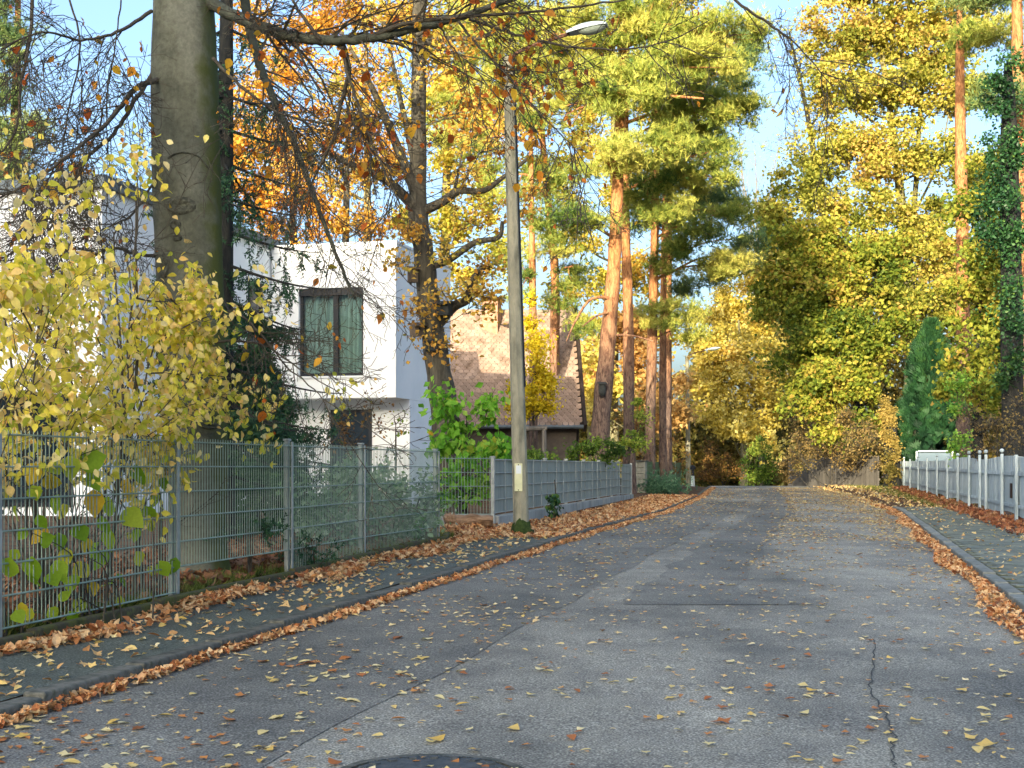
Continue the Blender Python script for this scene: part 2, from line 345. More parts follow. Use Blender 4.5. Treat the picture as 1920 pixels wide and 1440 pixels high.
# ------------------------------------------------------------------ ground, street, pavements
def strip(name, Ys, cols, m, parent=None, zoff=0, fz=None):
    """sheet along the street; cols = functions of Y giving X"""
    mb = MB(); V = []
    for Y in Ys:
        for c in cols:
            X = float(c(Y)); V.append([X, Y, (fz(X, Y) if fz else zr(Y))+zoff])
    n = len(cols); i = np.arange(len(Ys)-1)[:, None]*n; j = np.arange(n-1)[None]
    mb.add(V, [np.stack([i+j, i+j+1, i+n+j+1, i+n+j], -1).reshape(-1, 4)], .5)
    return mb.build(name, m, parent, smooth=True)
YS = np.concatenate([np.arange(-30, 0, 6), np.arange(0, 80, 1.0), np.arange(80, 140, 5)])
YG = np.concatenate([[-400, -120, -60], np.arange(-30, 80, 2.0), np.arange(80, 140, 6), [180, 260, 500, 1500]])
so = [-900, -200, -60, -25, -12, -7, -4, -3, -1.75, -1.5, -.3, .2]
cols = [(lambda Y, s=s: xl(Y)+s) for s in so]+[(lambda Y, s=s: xr(Y)+s) for s in (-.2, .3, 1.4, 3, 6, 12, 25, 60, 200, 900)]
def gfz(X, Y):
    s = X-xl(Y); wd = xr(Y)-xl(Y)
    if -1.2 < s < wd+.6: return zr(Y)-.06
    return gz(X, Y)-.012
ground = struct(strip('ground', YG, cols, M['soil'], fz=gfz), 'leaf strewn brown garden soil and verge beside the street')
road = struct(strip('road', YS, [lambda Y, k=k: xl(Y)+(xr(Y)-xl(Y))*k for k in np.linspace(0, 1, 7)], M['asphalt'], zoff=0), 'grey asphalt street strewn with fallen leaves')
strip('asphalt_patch', np.arange(4, 40, .5), [lambda Y: xl(Y)+.02, lambda Y: xl(Y)+.8, lambda Y: xl(Y)+1.62+.03*math.sin(Y*1.7)], M['asphalt_dark'], road, zoff=.004)['label'] = 'darker asphalt strip along the kerb'
strip('asphalt_patch', np.arange(11.6, 64, .4), [lambda Y: xl(Y)+2.05+.05*math.sin(Y*2.3)+.04*math.sin(Y*5.1), lambda Y: xl(Y)+2.95+.05*math.sin(Y*1.9)+.5*max(0, 13-Y)], M['asphalt_dark'], road, zoff=.004)
pavement = struct(strip('pavement', np.arange(-6, 46, .5), [lambda Y: xl(Y)-1.5, lambda Y: xl(Y)-1.1, lambda Y: xl(Y)-.6, lambda Y: xl(Y)-.13], M['asphalt_walk'], zoff=.005,
    fz=lambda X, Y: zr(Y)+.065+.03*max(0, -(X-xl(Y))-.9)), 'dark mossy asphalt footway beside the mesh fence')
walk_r = struct(strip('pavement', np.arange(-6, 33.01, .5), [lambda Y: xr(Y)+.13, lambda Y: xr(Y)+.9, lambda Y: xr(Y)+1.6], M['moss_edge'], zoff=-.004, fz=lambda X, Y: zr(Y)+.065), 'paved footway along the pale board fence')
# paving slabs of the right-hand footway: too thin in the picture to pick apart singly
mb = MB()
for r_ in range(120):
    Y = 9.5+r_*.196
    for k in range(7):
        X = xr(Y)+.145+k*.205+(.1 if r_ % 2 else 0)
        if X > xr(Y)+1.5: continue
        mb.box([X+.098, Y+.02*k, zr(Y)+.05+R.normal()*.0025], [.196, .187, .04])
o = mb.build('paving_slab', M['paver'], walk_r, kind='stuff')
# cracks and joints of the asphalt
M['tar'] = noise_mat('tar_joint', ['#3a3d3c', '#4a4d4b'], 20., 4., .9, .3)
def crack(name, px, w0, jit=.012):
    pts = []
    for (u, v) in px:
        Y = 1.2*F/(v-HZ)
        for _ in range(8): Y = (CAMZ-zr(Y))*F/(v-HZ)
        pts.append([(u-960)/F*Y, Y])
    pts = np.array(pts); t = np.linspace(0, len(pts)-1, 46); q = np.stack([np.interp(t, np.arange(len(pts)), pts[:, i]) for i in (0, 1)], 1)
    q += np.cumsum(R.normal(size=q.shape)*jit, 0)*.35+R.normal(size=q.shape)*jit*.5
    d = unit(np.gradient(q, axis=0)); nrm = np.stack([-d[:, 1], d[:, 0]], 1); ww = (w0*(.5+R.random(len(q))))[:, None]
    mb = MB(); V = np.vstack([np.c_[q-nrm*ww, zr(q[:, 1])+.0085], np.c_[q+nrm*ww, zr(q[:, 1])+.0085]]); n = len(q); i = np.arange(n-1)
    mb.add(V, [np.stack([i, i+1, n+i+1, n+i], 1)], .5); return mb.build(name, M['tar'], road)
crack('crack', [(1641, 1200), (1640, 1240), (1648, 1300), (1672, 1360), (1690, 1410), (1700, 1450)], .0035, .014)
crack('seam', [(740, 1172), (900, 1178), (1280, 1135), (1640, 1136)], .0025, .004)
# kerbs
def kerb_run(name, side, Y0, Y1, m, label):
    k = None; sgn = -1 if side < 0 else 1; ed = xl if side < 0 else xr; Y = Y0; base = None
    par = struct(thing(name, label, 'kerb')); del par['category']
    mb = MB(); mb.box([0, 0, 0], [.125, .985, .26]); proto = None
    while Y < Y1:
        a = np.array([ed(Y)+sgn*.066, Y]); b = np.array([ed(Y+1)+sgn*.066, Y+1]); d = unit(b-a); c = (a+b)/2
        Mx = np.array([[d[1], d[0], 0], [-d[0], d[1], 0], [0, 0, 1.]])
        z = zr(Y+.5)+.066-.118+R.normal()*.004
        if proto is None:
            proto = mb.build('kerb_stone', m, par, bevel=.012); me = proto.data
            from mathutils import Matrix
            T = np.eye(4); T[:3, :3] = Mx; T[:3, 3] = [c[0], c[1], z]; proto.matrix_basis = Matrix(T.tolist())
        else:
            o = inst(me, 'kerb_stone', par, [c[0], c[1], z], Mx); b_ = o.modifiers.new('edge', 'BEVEL'); b_.width = .012; b_.segments = 2; b_.limit_method = 'ANGLE'
        Y += 1*d[1]
kerb_run('kerb', -1, 3, 62, M['kerb'], 'dark concrete kerb along the mesh fence side')
kerb_run('kerb', 1, 6, 33, M['kerb_pale'], 'pale concrete kerb along the board fence side')
# unseen ragged rise added behind the camera to block sun from the foreground
SD = np.array([math.sin(rad(SUN_AZ)), math.cos(rad(SUN_AZ))])          # horizontal direction towards the sun
tn = math.tan(rad(SUN_EL)); Hd = 240.
ridge = 6.5+(Hd-float(SD@np.array([-2.68, 32.])))*tn
perp = np.array([SD[1], -SD[0]]); mb = MB(); V = []; n = 300
for i in range(n):
    s_ = -320+640*i/(n-1); top = ridge+.7*math.sin(s_*.5)*math.sin(s_*.17+1)+.35*R.normal()
    for dd, h in ((Hd-1.5, -1), (Hd, top), (Hd+6, top*.95), (Hd+60, -1)):
        q = SD*dd+perp*s_; V.append([q[0], q[1], h])
i = np.arange(n-1)[:, None]*4; j = np.arange(3)[None]
mb.add(V, [np.stack([i+j, i+j+1, i+4+j+1, i+4+j], -1).reshape(-1, 4)], .5)
struct(mb.build('shade_rise', M['verge']), 'unseen rise added behind the viewer to shade the street')

# ------------------------------------------------------------------ mesh fence along the footway
def axes2(a, b):
    d = unit(np.array([b[0]-a[0], b[1]-a[1], 0.])); return np.array([d, [-d[1], d[0], 0], [0, 0, 1.]]).T
rodm = {}
def mesh_panel(parent, a, b, z0, gaps, m, rod_step=.05, rr=.0038, gap=.2, label=None, hb=.006):
    """a,b = (X,Y) ends; horizontal double bars joined as the panel, rods as its sub-parts"""
    a = np.array(a, float); b = np.array(b, float); L = np.linalg.norm(b-a); A = axes2(a, b); mb = MB()
    for k in range(gaps+1):
        for s in (-.006, .006):
            z = z0+k*gap; p0 = np.array([a[0], a[1], z])+A[:, 1]*s; p1 = np.array([b[0], b[1], z])+A[:, 1]*s
            mb.tube([p0, p1], hb, 5, cap=True)
    pn = mb.build('mesh_panel', m, parent)
    if label: pn['label'] = label
    key = (gaps, gap, m.name, rr)
    n = int(L/rod_step); first = key not in rodm
    for i in range(n):
        t = (i+.5)/n; p = a+(b-a)*t; dz = R.normal()*.002
        if key not in rodm:
            mr = MB(); mr.tube([[0, 0, -.004], [0, 0, gaps*gap+.03]], rr, 5, cap=True); o = mr.build('rod', m, pn); rodm[key] = o.data; o.location = (p[0], p[1], z0)
        else: inst(rodm[key], 'rod', pn, [p[0], p[1], z0+dz])
    return pn
def fence_post(parent, p, zt, m, A, w=.06, d=.04, cap=True, strip=True):
    z0 = float(gz(p[0], p[1]))-.15; mb = MB(); c = np.array([p[0], p[1], 0])+A[:, 1]*.035
    mb.box([c[0], c[1], (z0+zt)/2], [w, d, zt-z0], A)
    o = mb.build('post', m, parent, bevel=.004)
    if cap: mc = MB(); mc.box([c[0], c[1], zt+.009], [w+.02, d+.02, .022], A); mc.build('post_cap', m, o, bevel=.004)
    if strip: ms = MB(); q = np.array([p[0], p[1], 0])-A[:, 1]*.016; ms.box([q[0], q[1], (z0+zt)/2+.07], [.04, .012, zt-z0-.16], A); ms.build('clamp_strip', m, o)
    return o
FN = [(-3.70, 6.05), (-3.155, 8.5), (-2.68, 11.06), (-2.14, 13.4), (-1.685, 15.75), (-.995, 18.6)]
mf = thing('mesh_fence', 'galvanised double rod mesh fence in front of the big beech trunk', 'fence', (FN[1][0], FN[1][1], float(gz(*FN[1]))))
for i in range(5):
    z0, g = (.45, 5) if i == 2 else (.25, 6)
    mesh_panel(mf, FN[i], FN[i+1], z0, g, M['galv_green'])
for i, p in enumerate(FN):
    A = axes2(FN[min(i, 4)], FN[min(i, 4)+1]); fence_post(mf, p, 1.50 if i in (3, 4) else 1.47, M['galv'], A)
# mossy concrete edging under the fence
me_ = thing('garden_edging', 'mossy concrete edging under the mesh fence beside the footway', 'edging', (-2.6, 11, .1))
for i in range(15):
    Y = 6+i*.9; f = lambda y: np.interp(y, [q[1] for q in FN], [q[0] for q in FN])
    a = np.array([f(Y)+.09, Y]); b = np.array([f(Y+.9)+.09, Y+.9]); A = axes2(a, b); c = (a+b)/2
    mb = MB(); mb.box([c[0], c[1], float(gz(c[0], c[1]))-.02+R.normal()*.006], [np.linalg.norm(b-a)-.008, .075, .21], A); mb.build('edging_stone', M['moss_edge'], me_, bevel=.014)

# short return panel on its concrete base, log in front
gpn = thing('mesh_fence', 'short green mesh fence panel above the pale concrete base by the log', 'fence', (-.7, 22, .3))
mesh_panel(gpn, (-1.12, 21.85), (-.33, 22.0), .50, 4, M['galv_green'], gap=.22)
lw = thing('low_wall', 'short pale concrete base behind the log', 'wall', (-.7, 22, .3))
mb = MB(); A = axes2((-1.12, 21.85), (-.33, 22.0)); mb.box([-.73, 21.95, .32], [.84, .14, .34], A); mb.build('wall', M['concrete'], lw, bevel=.01)
lg = thing('log', 'split log lying at the foot of the concrete base', 'log', (-.75, 21.4, .3))
def log_mesh(p0, p1, r, n=9):
    pts = smooth_line([p0, (np.array(p0)+p1)/2+[0, 0, .01], p1], 8); mb = MB(); mb.tube(pts, r*(1+.1*R.normal(size=8)), n, cap=True); return mb
M['log_bark'] = noise_mat('log_bark', ['#4b3626', '#7d6044', '#a5876a', '#5d4632'], 8., 8., .95, .6, stretch=(.3, 2, 2))
log_mesh([-.90, 21.42, .41], [-.30, 21.48, .40], .10).build('trunk_piece', M['log_bark'], lg, smooth=True)
log_mesh([-1.02, 21.38, .40], [-.89, 21.42, .43], .115).build('stub', M['log_bark'], lg, smooth=True)

# fence with grey screens on a concrete plinth
S0, S1 = np.array([-.30, 21.85]), np.array([2.98, 38.0])
sf = thing('screen_fence', 'galvanised mesh fence backed with blue grey privacy screens beside the lamp post', 'fence', (S0[0], S0[1], .3))
dS = (S1-S0)/6.6; nodes = [S0+dS*k for k in range(7)]+[S1]
for i in range(7):
    a, b = nodes[i], nodes[i+1]; A = axes2(a, b)
    mb = MB()
    for k in range(5):
        z = .52+k*.21
        mb.tube([[a[0], a[1], z], [b[0], b[1], z]]-A[:, 1]*.02, .010, 5, cap=True)
    L = np.linalg.norm(b-a)
    for k in range(1, 3):
        p = a+(b-a)*k/3; mb.tube([[p[0], p[1], .5], [p[0], p[1], 1.38]]-A[:, 1]*.025, .008, 5, cap=True)
    pn = mb.build('mesh_panel', M['galv'], sf)
    ms = MB(); c = (a+b)/2; q = np.array([c[0], c[1], 0])+A[:, 1]*.012
    ms.box([q[0], q[1], .945], [L-.05, .008, .86], A); ms.build('privacy_screen', M['screen'], pn)
for i, p in enumerate(nodes):
    A = axes2(S0, S1); mb = MB(); zb = .3 if i else .12; c = np.array([p[0], p[1], 0])+A[:, 1]*(-.0 if i == 0 else .055)
    mb.box([c[0], c[1], (zb+1.40)/2], [.07, .06, 1.40-zb], A); po = mb.build('post', M['galv'], sf, bevel=.005)
    mc = MB(); mc.box([c[0], c[1], 1.405], [.09, .08, .02], A); mc.build('post_cap', M['galv'], po, bevel=.004)
pl = thing('plinth_wall', 'low concrete plinth wall under the privacy screens', 'wall', (S0[0], S0[1], .2))
d_ = unit(S1-S0)
for k in range(8):
    a, b = S0+d_*.06+(S1-S0)*k/8, S0+(S1-S0)*(k+1)/8; A = axes2(a, b); c = (a+b)/2
    mb = MB(); mb.box([c[0], c[1], .22], [np.linalg.norm(b-a)-.012, .16, .50], A); mb.build('plinth_block', M['concrete'], pl, bevel=.012)
E1 = np.array([3.45, 40.2])
rf = thing('screen_fence', 'short end piece of screen fence turning in beside the block pillar', 'fence', (S1[0], S1[1], .3))
A = axes2(S1, E1); mb = MB(); L = np.linalg.norm(E1-S1)
for k in range(5):
    z = .50+k*.2; mb.tube([[S1[0]+.05, S1[1]+.2, z], [E1[0], E1[1], z-.05]]-A[:, 1]*.02, .0065, 5, cap=True)
pn = mb.build('mesh_panel', M['galv'], rf); ms = MB(); c = (S1+E1)/2; ms.box([c[0]+.02, c[1]+.1, .9], [L-.1, .01, .85], A); ms.build('privacy_screen', M['screen'], pn)
mb = MB(); mb.box([E1[0], E1[1], .75], [.06, .06, 1.2], A); mb.build('post', M['galv'], rf, bevel=.005)
mb = MB(); mb.box([c[0], c[1], .2], [L-.05, .16, .5], A); mb.build('plinth_block', M['concrete'], rf, bevel=.012)

# block pillar and the green clad fence beyond it
pb = P(1198, 928, 47); pil = thing('gate_pillar', 'square pillar of pale stone blocks with a flat cap', 'pillar', (pb[0], pb[1], .3))
A = axes2((0, 0), (.97, -.24)); A = A
for k in range(6):
    z = .24+k*.195
    for s in ((-1, 1) if k % 2 else (0,)):
        mb = MB(); c = np.array([pb[0], pb[1], 0])+A[:, 0]*(s*.125 if s else 0)
        mb.box([c[0], c[1], z+.095], [.244 if s else .494, .49, .185], A); mb.build('block', M['stone_block'], pil, bevel=.01)
mb = MB(); mb.box([pb[0], pb[1], 1.44], [.58, .58, .06], A); mb.build('cap_stone', M['kerb'], pil, bevel=.01)
a0 = pb[:2]+np.array([.22, .3]); a1 = np.array([(1276-960)/F*62, 62.])
gf = thing('green_fence', 'green clad mesh fence running on beyond the block pillar', 'fence', (a0[0], a0[1], .3))
for k in range(5):
    a, b = a0+(a1-a0)*k/5, a0+(a1-a0)*(k+1)/5; A = axes2(a, b); c = (a+b)/2; mb = MB()
    mb.box([c[0], c[1], .88], [np.linalg.norm(b-a)-.07, .03, 1.1], A); mb.build('mesh_panel', M['greenmesh'], gf)
    mb = MB(); mb.box([a[0], a[1], .82], [.07, .07, 1.3], A); mb.build('post', M['galv_green'], gf)

# ------------------------------------------------------------------ street lamps
M['lamp_metal'] = noise_mat('lamp_metal', ['#a9b9b9', '#c3d0cf', '#d3dddb'], 6., 4., .4, .02, spec=.5)
M['lamp_glass'] = plain('lamp_glass', '#8d9a90', .15, .6)
M['rust'] = noise_mat('rusty_arm', ['#5c4032', '#7b5a46'], 20., 5., .8, .2)
M['plate'] = noise_mat('sign_plate', ['#c6c79a', '#d6d7ac', '#dedfbb'], 5., 4., .5, .02)
M['moss'] = noise_mat('moss', ['#27381a', '#3a4d22', '#4a5a2a'], 30., 6., .95, .8)
def street_lamp(base, top, r0, r1, headlen, label, detail, adir=None, rise=.35, out=.85):
    base = np.array(base); top = np.array(top); t = thing('street_lamp', label, 'street lamp', base, 'concrete street lamps')
    mb = MB(); pts = base+(top-base)*np.linspace(0, 1, 14)[:, None]; pts[0, 2] -= .3
    mb.tube(pts, np.linspace(r0, r1, 14), 8, cap=True); pole = mb.build('pole', M['concrete_pole'], t)
    A = unit(np.array([.95, -.3, 0]) if adir is None else adir); B = np.array([-A[1], A[0], 0])
    arm = smooth_line([top-[0, 0, .25], top+A*.08+[0, 0, .02], top+A*.4+[0, 0, rise*.55], top+A*out+[0, 0, rise]], 12)
    mb = MB(); mb.tube(arm, .028, 7, cap=True); mb.build('arm', M['rust'], t, smooth=True)
    # luminaire: a shallow canopy over a glass bowl
    h0 = top+A*(out-.03)+np.array([0, 0, rise]); sl = unit(A+np.array([0, 0, .15])); up = np.cross(sl, B); up = up if up[2] > 0 else -up
    n = 9; V = []; prof = []
    for i in range(n):
        s = i/(n-1); wd = .135*math.sin(math.pi*min(1, .16+s*.62))**.6*(1 if s < .9 else .8); ht = .105*(math.sin(math.pi*(.1+.82*s)))**.6
        for k in range(9):
            a = math.pi*k/8; V.append(h0+sl*(s*headlen)+B*(wd*math.cos(a))+up*(ht*math.sin(a)-.01))
    i = np.arange(n-1)[:, None]*9; j = np.arange(8)[None]; mb = MB()
    mb.add(V, [np.stack([i+j, i+j+1, i+10+j, i+9+j], -1).reshape(-1, 4), np.array([[0, k, k+1] for k in range(1, 8)]), np.array([[(n-1)*9, (n-1)*9+k+1, (n-1)*9+k] for k in range(1, 8)])], .5)
    hd = mb.build('luminaire', M['lamp_metal'], t, smooth=True)
    V = []
    for i in range(n):
        s = .3+.66*i/(n-1); wd = .12*math.sin(math.pi*(.1+.8*i/(n-1)))**.5; ht = .085*math.sin(math.pi*(.06+.88*i/(n-1)))**.6
        for k in range(9):
            a = math.pi*k/8; V.append(h0+sl*(s*headlen)+B*(wd*math.cos(a))-up*(ht*math.sin(a)+.008))
    i = np.arange(n-1)[:, None]*9; mb = MB(); mb.add(V, [np.stack([i+j, i+9+j, i+10+j, i+j+1], -1).reshape(-1, 4)], .5)
    mb.build('glass_bowl', M['lamp_glass'], hd, smooth=True)
    if detail:
        # conduit down the shaded side, number plate, moss at the foot
        q = pts+np.array([r0*.98, -.01, 0]); q[:, 0] -= np.linspace(0, r0-r1, 14)
        mb = MB(); mb.tube(q[4:], .022, 6); mb.build('conduit', M['anthracite'], pole)
        c = P(972, 895, base[1]-r0-.012); mb = MB(); mb.box([c[0], c[1], c[2]], [.115, .012, .41]); mb.box([c[0]-.054, c[1]-.009, c[2]], [.008, .012, .41]); mb.box([c[0]+.054, c[1]-.009, c[2]], [.008, .012, .41]); pt = mb.build('sign_plate', M['plate'], t, bevel=.003)
        mb = MB(); mb.box([c[0]+.002, c[1]-.0105, c[2]+.115], [.075, .006, .12]); mb.build('label_sticker', plain('sticker', '#dfe6e6', .5), pt)
        for dz in (.185, -.185):
            mb = MB(); mb.tube([[c[0], c[1]-.005, c[2]+dz], [c[0], c[1]-.014, c[2]+dz]], .009, 8, cap=True); mb.build('screw', M['anthracite'], pt)
        mb = MB(); th = np.linspace(0, 2*math.pi, 15)[:-1]; V = []
        for hh, e in ((-.06, .035), (.04, .03), (.11, .012), (.15, -.004)):
            V += [[base[0]+(r0+e+.012*R.normal())*math.cos(a), base[1]+(r0+e+.012*R.normal())*math.sin(a), base[2]+hh*(1+.3*R.normal())] for a in th]
        i = np.arange(3)[:, None]*14; j = np.arange(14)[None]; mb.add(V, [np.stack([i+j, i+(j+1) % 14, i+14+(j+1) % 14, i+14+j], -1).reshape(-1, 4)], .5); mb.build('moss_collar', M['moss'], pole, smooth=True)
    return t
b1 = P(978, 1000, 20.5); t1 = P(953, 108, 20.5)
street_lamp(b1, t1, .118, .078, .60, 'tall weathered concrete lamp post with a yellowish plate beside the screen fence', True, out=.92, rise=.28, adir=np.array([.96, -.25, 0]))
b2 = GP(1291, 72); t2 = P(1288, 668, 72); street_lamp(b2, t2, .14, .09, .8, 'distant lamp post standing past the green clad fence', False, out=.95, rise=.3, adir=np.array([1, -.15, 0]))
b3 = GP(1262, 105); t3 = P(1262, 775, 105); street_lamp(b3, t3, .14, .09, .9, 'farthest lamp post half hidden behind a distant lamp post', False, out=.75, rise=.3, adir=np.array([1, 0, 0]))

# manhole cover
mh = P(808, 1470, 1); Ym = CAMZ/(1465-HZ)*F; mc_ = np.array([(808-960)/F*Ym, Ym-.04, float(zr(Ym))])
mhc = thing('manhole_cover', 'round cast iron manhole cover set in the asphalt', 'manhole cover', mc_)
M['iron'] = noise_mat('cast_iron', ['#3a4043', '#4d5457', '#5d6365'], 20., 5., .7, .3, metal=.3)
th = np.arange(40)*2*math.pi/40
def ring(r0, r1, z0, z1):
    mb = MB(); V = np.vstack([np.c_[mc_[0]+r*np.cos(th), mc_[1]+r*np.sin(th), np.full(40, mc_[2]+z)] for r, z in ((r0, z0), (r1, z1))]); j = np.arange(40); mb.add(V, [np.stack([j, (j+1) % 40, 40+(j+1) % 40, 40+j], 1)], .5); return mb
ring(.34, .385, .014, .012).build('frame_ring', M['kerb'], mhc)
r_ = ring(.0, .325, .012, .012); r_.build('lid', M['iron'], mhc)
for a in th[::2]:
    mb = MB(); Ax = np.array([[math.cos(a), -math.sin(a), 0], [math.sin(a), math.cos(a), 0], [0, 0, 1.]]); mb.box([mc_[0]+.29*math.cos(a), mc_[1]+.29*math.sin(a), mc_[2]+.015], [.035, .03, .012], Ax); mb.build('stud', M['iron'], mhc)
# ------------------------------------------------------------------ white flat roofed house
e3 = np.array([.25, .968, 0]); p3 = np.array([.968, -.25, 0]); UP = np.array([0, 0, 1.])
HM = np.stack([p3, e3, UP], 1)                   # local axes: towards street, along street, up
C0 = np.array([-2.68, 32.0, 0.]); ZT = 6.41; ZB = 2.85
def hp(a, b, z, o=C0): return o+p3*a+e3*b+UP*z
def hbox(mb, a0, a1, b0, b1, z0, z1, o=C0): mb.box(hp((a0+a1)/2, (b0+b1)/2, (z0+z1)/2, o), [a1-a0, b1-b0, z1-z0], HM)
wh = thing('white_house', 'modern white rendered house with flat roofs and an overhanging upper box', 'house', hp(-3, 2, .3))
# upper box: front wall with a window opening (a from the corner leftwards is negative)
W0, W1, WZ0, WZ1 = -2.42, -.80, 3.37, 5.43
mb = MB()
hbox(mb, -3.1, W0, 0, .3, ZB, ZT); hbox(mb, W1, 0, 0, 4.3, ZB, ZT); hbox(mb, W0, W1, 0, .3, ZB, WZ0); hbox(mb, W0, W1, 0, .3, WZ1, ZT)
mb.build('front_wall', M['stucco'], wh)
mb = MB(); hbox(mb, -3.1, W1-.002, .3015, 4.298, ZB+.001, ZB+.25); hbox(mb, -3.1, W1-.002, .3015, 4.298, ZT-.4, ZT-.12); hbox(mb, -3.1, W1-.002, 4.0, 4.298, ZB+.25, ZT-.4)
mb.build('inner_wall', M['stucco'], wh)
mb = MB(); hbox(mb, -3.1, -.004, 1.0, 4.3, 0, ZB-.002); mb.build('ground_floor_wall', M['stucco'], wh)
mb = MB(); hbox(mb, -3.1, .03, -.03, 4.33, ZT+.002, ZT+.06); hbox(mb, -3.1, .022, -.022, -.002, ZT-.12, ZT); mb.build('parapet_trim', M['stucco'], wh)
# main block: corner A0, set back from the street
A0 = np.array([-7.57, 25.6, 0.]); LB = 7.4
mb = MB(); hbox(mb, -13, -.002, 0, LB+8, 0, 6.40, A0); mb.build('main_wall', M['stucco'], wh)
mb = MB(); hbox(mb, -13, .12, -.12, LB+8, 6.402, 6.62, A0); mb.build('roof_edge', M['cap_metal'], wh)
def window(o, a0, a1, b, z0, z1, facing, mull, parent=wh, curtain=True, depth=.16, fw=.07):
    """facing 'front': plane at local b, spans a; 'side': plane at local a=b argument, spans along e"""
    def bx(mb, s0, s1, d0, d1, zz0, zz1):
        if facing == 'front': hbox(mb, s0, s1, b+d0, b+d1, zz0, zz1, o)
        else: hbox(mb, b-d1, b-d0, s0, s1, zz0, zz1, o)
    mb = MB(); bx(mb, a0, a0+fw, depth-.06, depth, z0, z1); bx(mb, a1-fw, a1, depth-.06, depth, z0, z1); bx(mb, a0+fw, a1-fw, depth-.06, depth, z1-fw, z1); bx(mb, a0+fw, a1-fw, depth-.06, depth, z0, z0+fw)
    wn = mb.build('window', M['anthracite'], parent, bevel=.004)
    xs = [a0+fw]+list(mull)+[a1-fw]
    for m_ in mull: mb = MB(); bx(mb, m_-.06, m_+.06, depth-.075, depth-.005, z0+fw, z1-fw); mb.build('mullion', M['anthracite'], wn, bevel=.004)
    for i in range(len(xs)-1): mb = MB(); bx(mb, xs[i]+(.06 if i else 0), xs[i+1]-(.06 if i+1 < len(xs)-1 else 0), depth-.035, depth-.025, z0+fw, z1-fw); mb.build('pane', M['glass'], wn)
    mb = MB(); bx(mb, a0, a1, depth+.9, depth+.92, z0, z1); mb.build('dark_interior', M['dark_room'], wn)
    if curtain:
        mb = MB(); n = 90; V = []
        for i in range(n):
            s = a0+fw+(a1-a0-2*fw)*i/(n-1); dd = depth+.09+.03*math.sin(i*.9)+.02*math.sin(i*.37)
            for z in (z0+.06, z1-.06): V.append(hp(s, b+dd, z, o) if facing == 'front' else hp(b-dd, s, z, o))
        i = np.arange(n-1)*2; keep = i >= 0; i = i[keep]
        mb.add(V, [np.stack([i, i+2, i+3, i+1], 1)], .5); mb.build('curtain', M['curtain'], wn)
    return wn
wn = window(C0, W0+.002, W1-.002, 0, WZ0+.002, WZ1-.002, 'front', [-1.52])
mb = MB(); hbox(mb, W0-.05, W1+.05, -.06, .05, WZ0-.05, WZ0-.004); mb.build('sill', M['stucco'], wn, bevel=.006)
mb = MB(); hbox(mb, W0+.004, W1-.004, .03, .1, WZ1-.17, WZ1-.004); mb.build('shutter_box', M['anthracite'], wn)
# doors and windows that sit on closed walls are built proud of them
def flush_window(o, a0, a1, b, z0, z1, facing, name='window', mat_=None):
    mb = MB()
    def bx(mb, s0, s1, d0, d1, zz0, zz1):
        if facing == 'front': hbox(mb, s0, s1, b-d1, b-d0, zz0, zz1, o)
        else: hbox(mb, b+d0, b+d1, s0, s1, zz0, zz1, o)
    bx(mb, a0, a0+.07, .003, .05, z0, z1); bx(mb, a1-.07, a1, .003, .05, z0, z1); bx(mb, a0+.07, a1-.07, .003, .05, z1-.07, z1); bx(mb, a0+.07, a1-.07, .003, .05, z0, z0+.07)
    f = mb.build(name, M['anthracite'], wh)
    mb = MB(); bx(mb, a0+.07, a1-.07, .004, .02, z0+.07, z1-.07); mb.build('pane', M['dark_glass'], f)
M['dark_glass'] = plain('dark_glass', '#1c2830', .06, .6)
M['blue_glass'] = M['dark_glass']
flush_window(C0, -2.0, -.95, .998, .4, 2.62, 'front', 'door')
flush_window(A0, 6.2, 6.9, -.002, 3.3, 5.5, 'side')
flush_window(A0, 2.0, 3.2, -.002, 3.3, 5.3, 'side')
flush_window(A0, -4.6, -3.1, -.0, .5, 2.6, 'front'); flush_window(A0, -2.2, -.6, -.0, .5, 2.6, 'front')
flush_window(A0, -9.0, -6.6, -.0, .5, 2.6, 'front')

# ------------------------------------------------------------------ steep tiled house behind
th_ = thing('tiled_house', 'older house with a steep brown scalloped tile roof and brick chimney', 'house', (-1, 49, .3))
he, hp3 = e3, p3; e3, p3 = np.array([-.04, .999, 0]), np.array([.999, .04, 0])   # this house has its own axes
RR = np.array([2.20, 49.0, 6.7]); LH = 10.0; run = 3.55; ze = 2.62
eav = RR-e3*run; eav[2] = ze; dn = unit(eav-RR); SLn = np.linalg.norm(eav-RR); nrm = np.cross(dn, p3); nrm = nrm if nrm[2] > 0 else -nrm
mb = MB(); mb.quad(RR, eav, eav-p3*LH, RR-p3*LH); bk = RR+e3*run; bk[2] = ze; mb.quad(RR, RR-p3*LH, bk-p3*LH, bk); mb.build('roof', M['dark_wood'], th_)
bas = RR-UP*.0; mb = MB(); g0 = eav-p3*.12+e3*.15; g1 = bk-p3*.12-e3*.15
mb.add([[g0[0], g0[1], 0], [g1[0], g1[1], 0], [g1[0], g1[1], ze-.1], list(RR-p3*.12-UP*.15), [g0[0], g0[1], ze-.1]], [[[0, 1, 2], [0, 2, 4]], [[2, 3, 4]]], .5)
M['gable'] = noise_mat('gable_board', ['#5a5148', '#6e6356'], 5., 5., .9, .2)
mb.build('gable_wall', M['gable'], th_)
mb = MB(); f0 = eav+e3*.35-p3*.2; f1 = f0-p3*(LH-.4); mb.quad([f0[0], f0[1], 0], [f1[0], f1[1], 0], [f1[0], f1[1], ze+.2], [f0[0], f0[1], ze+.2]); mb.build('front_wall', M['gable'], th_)
mb = MB(); DM = np.stack([p3, dn, nrm], 1)
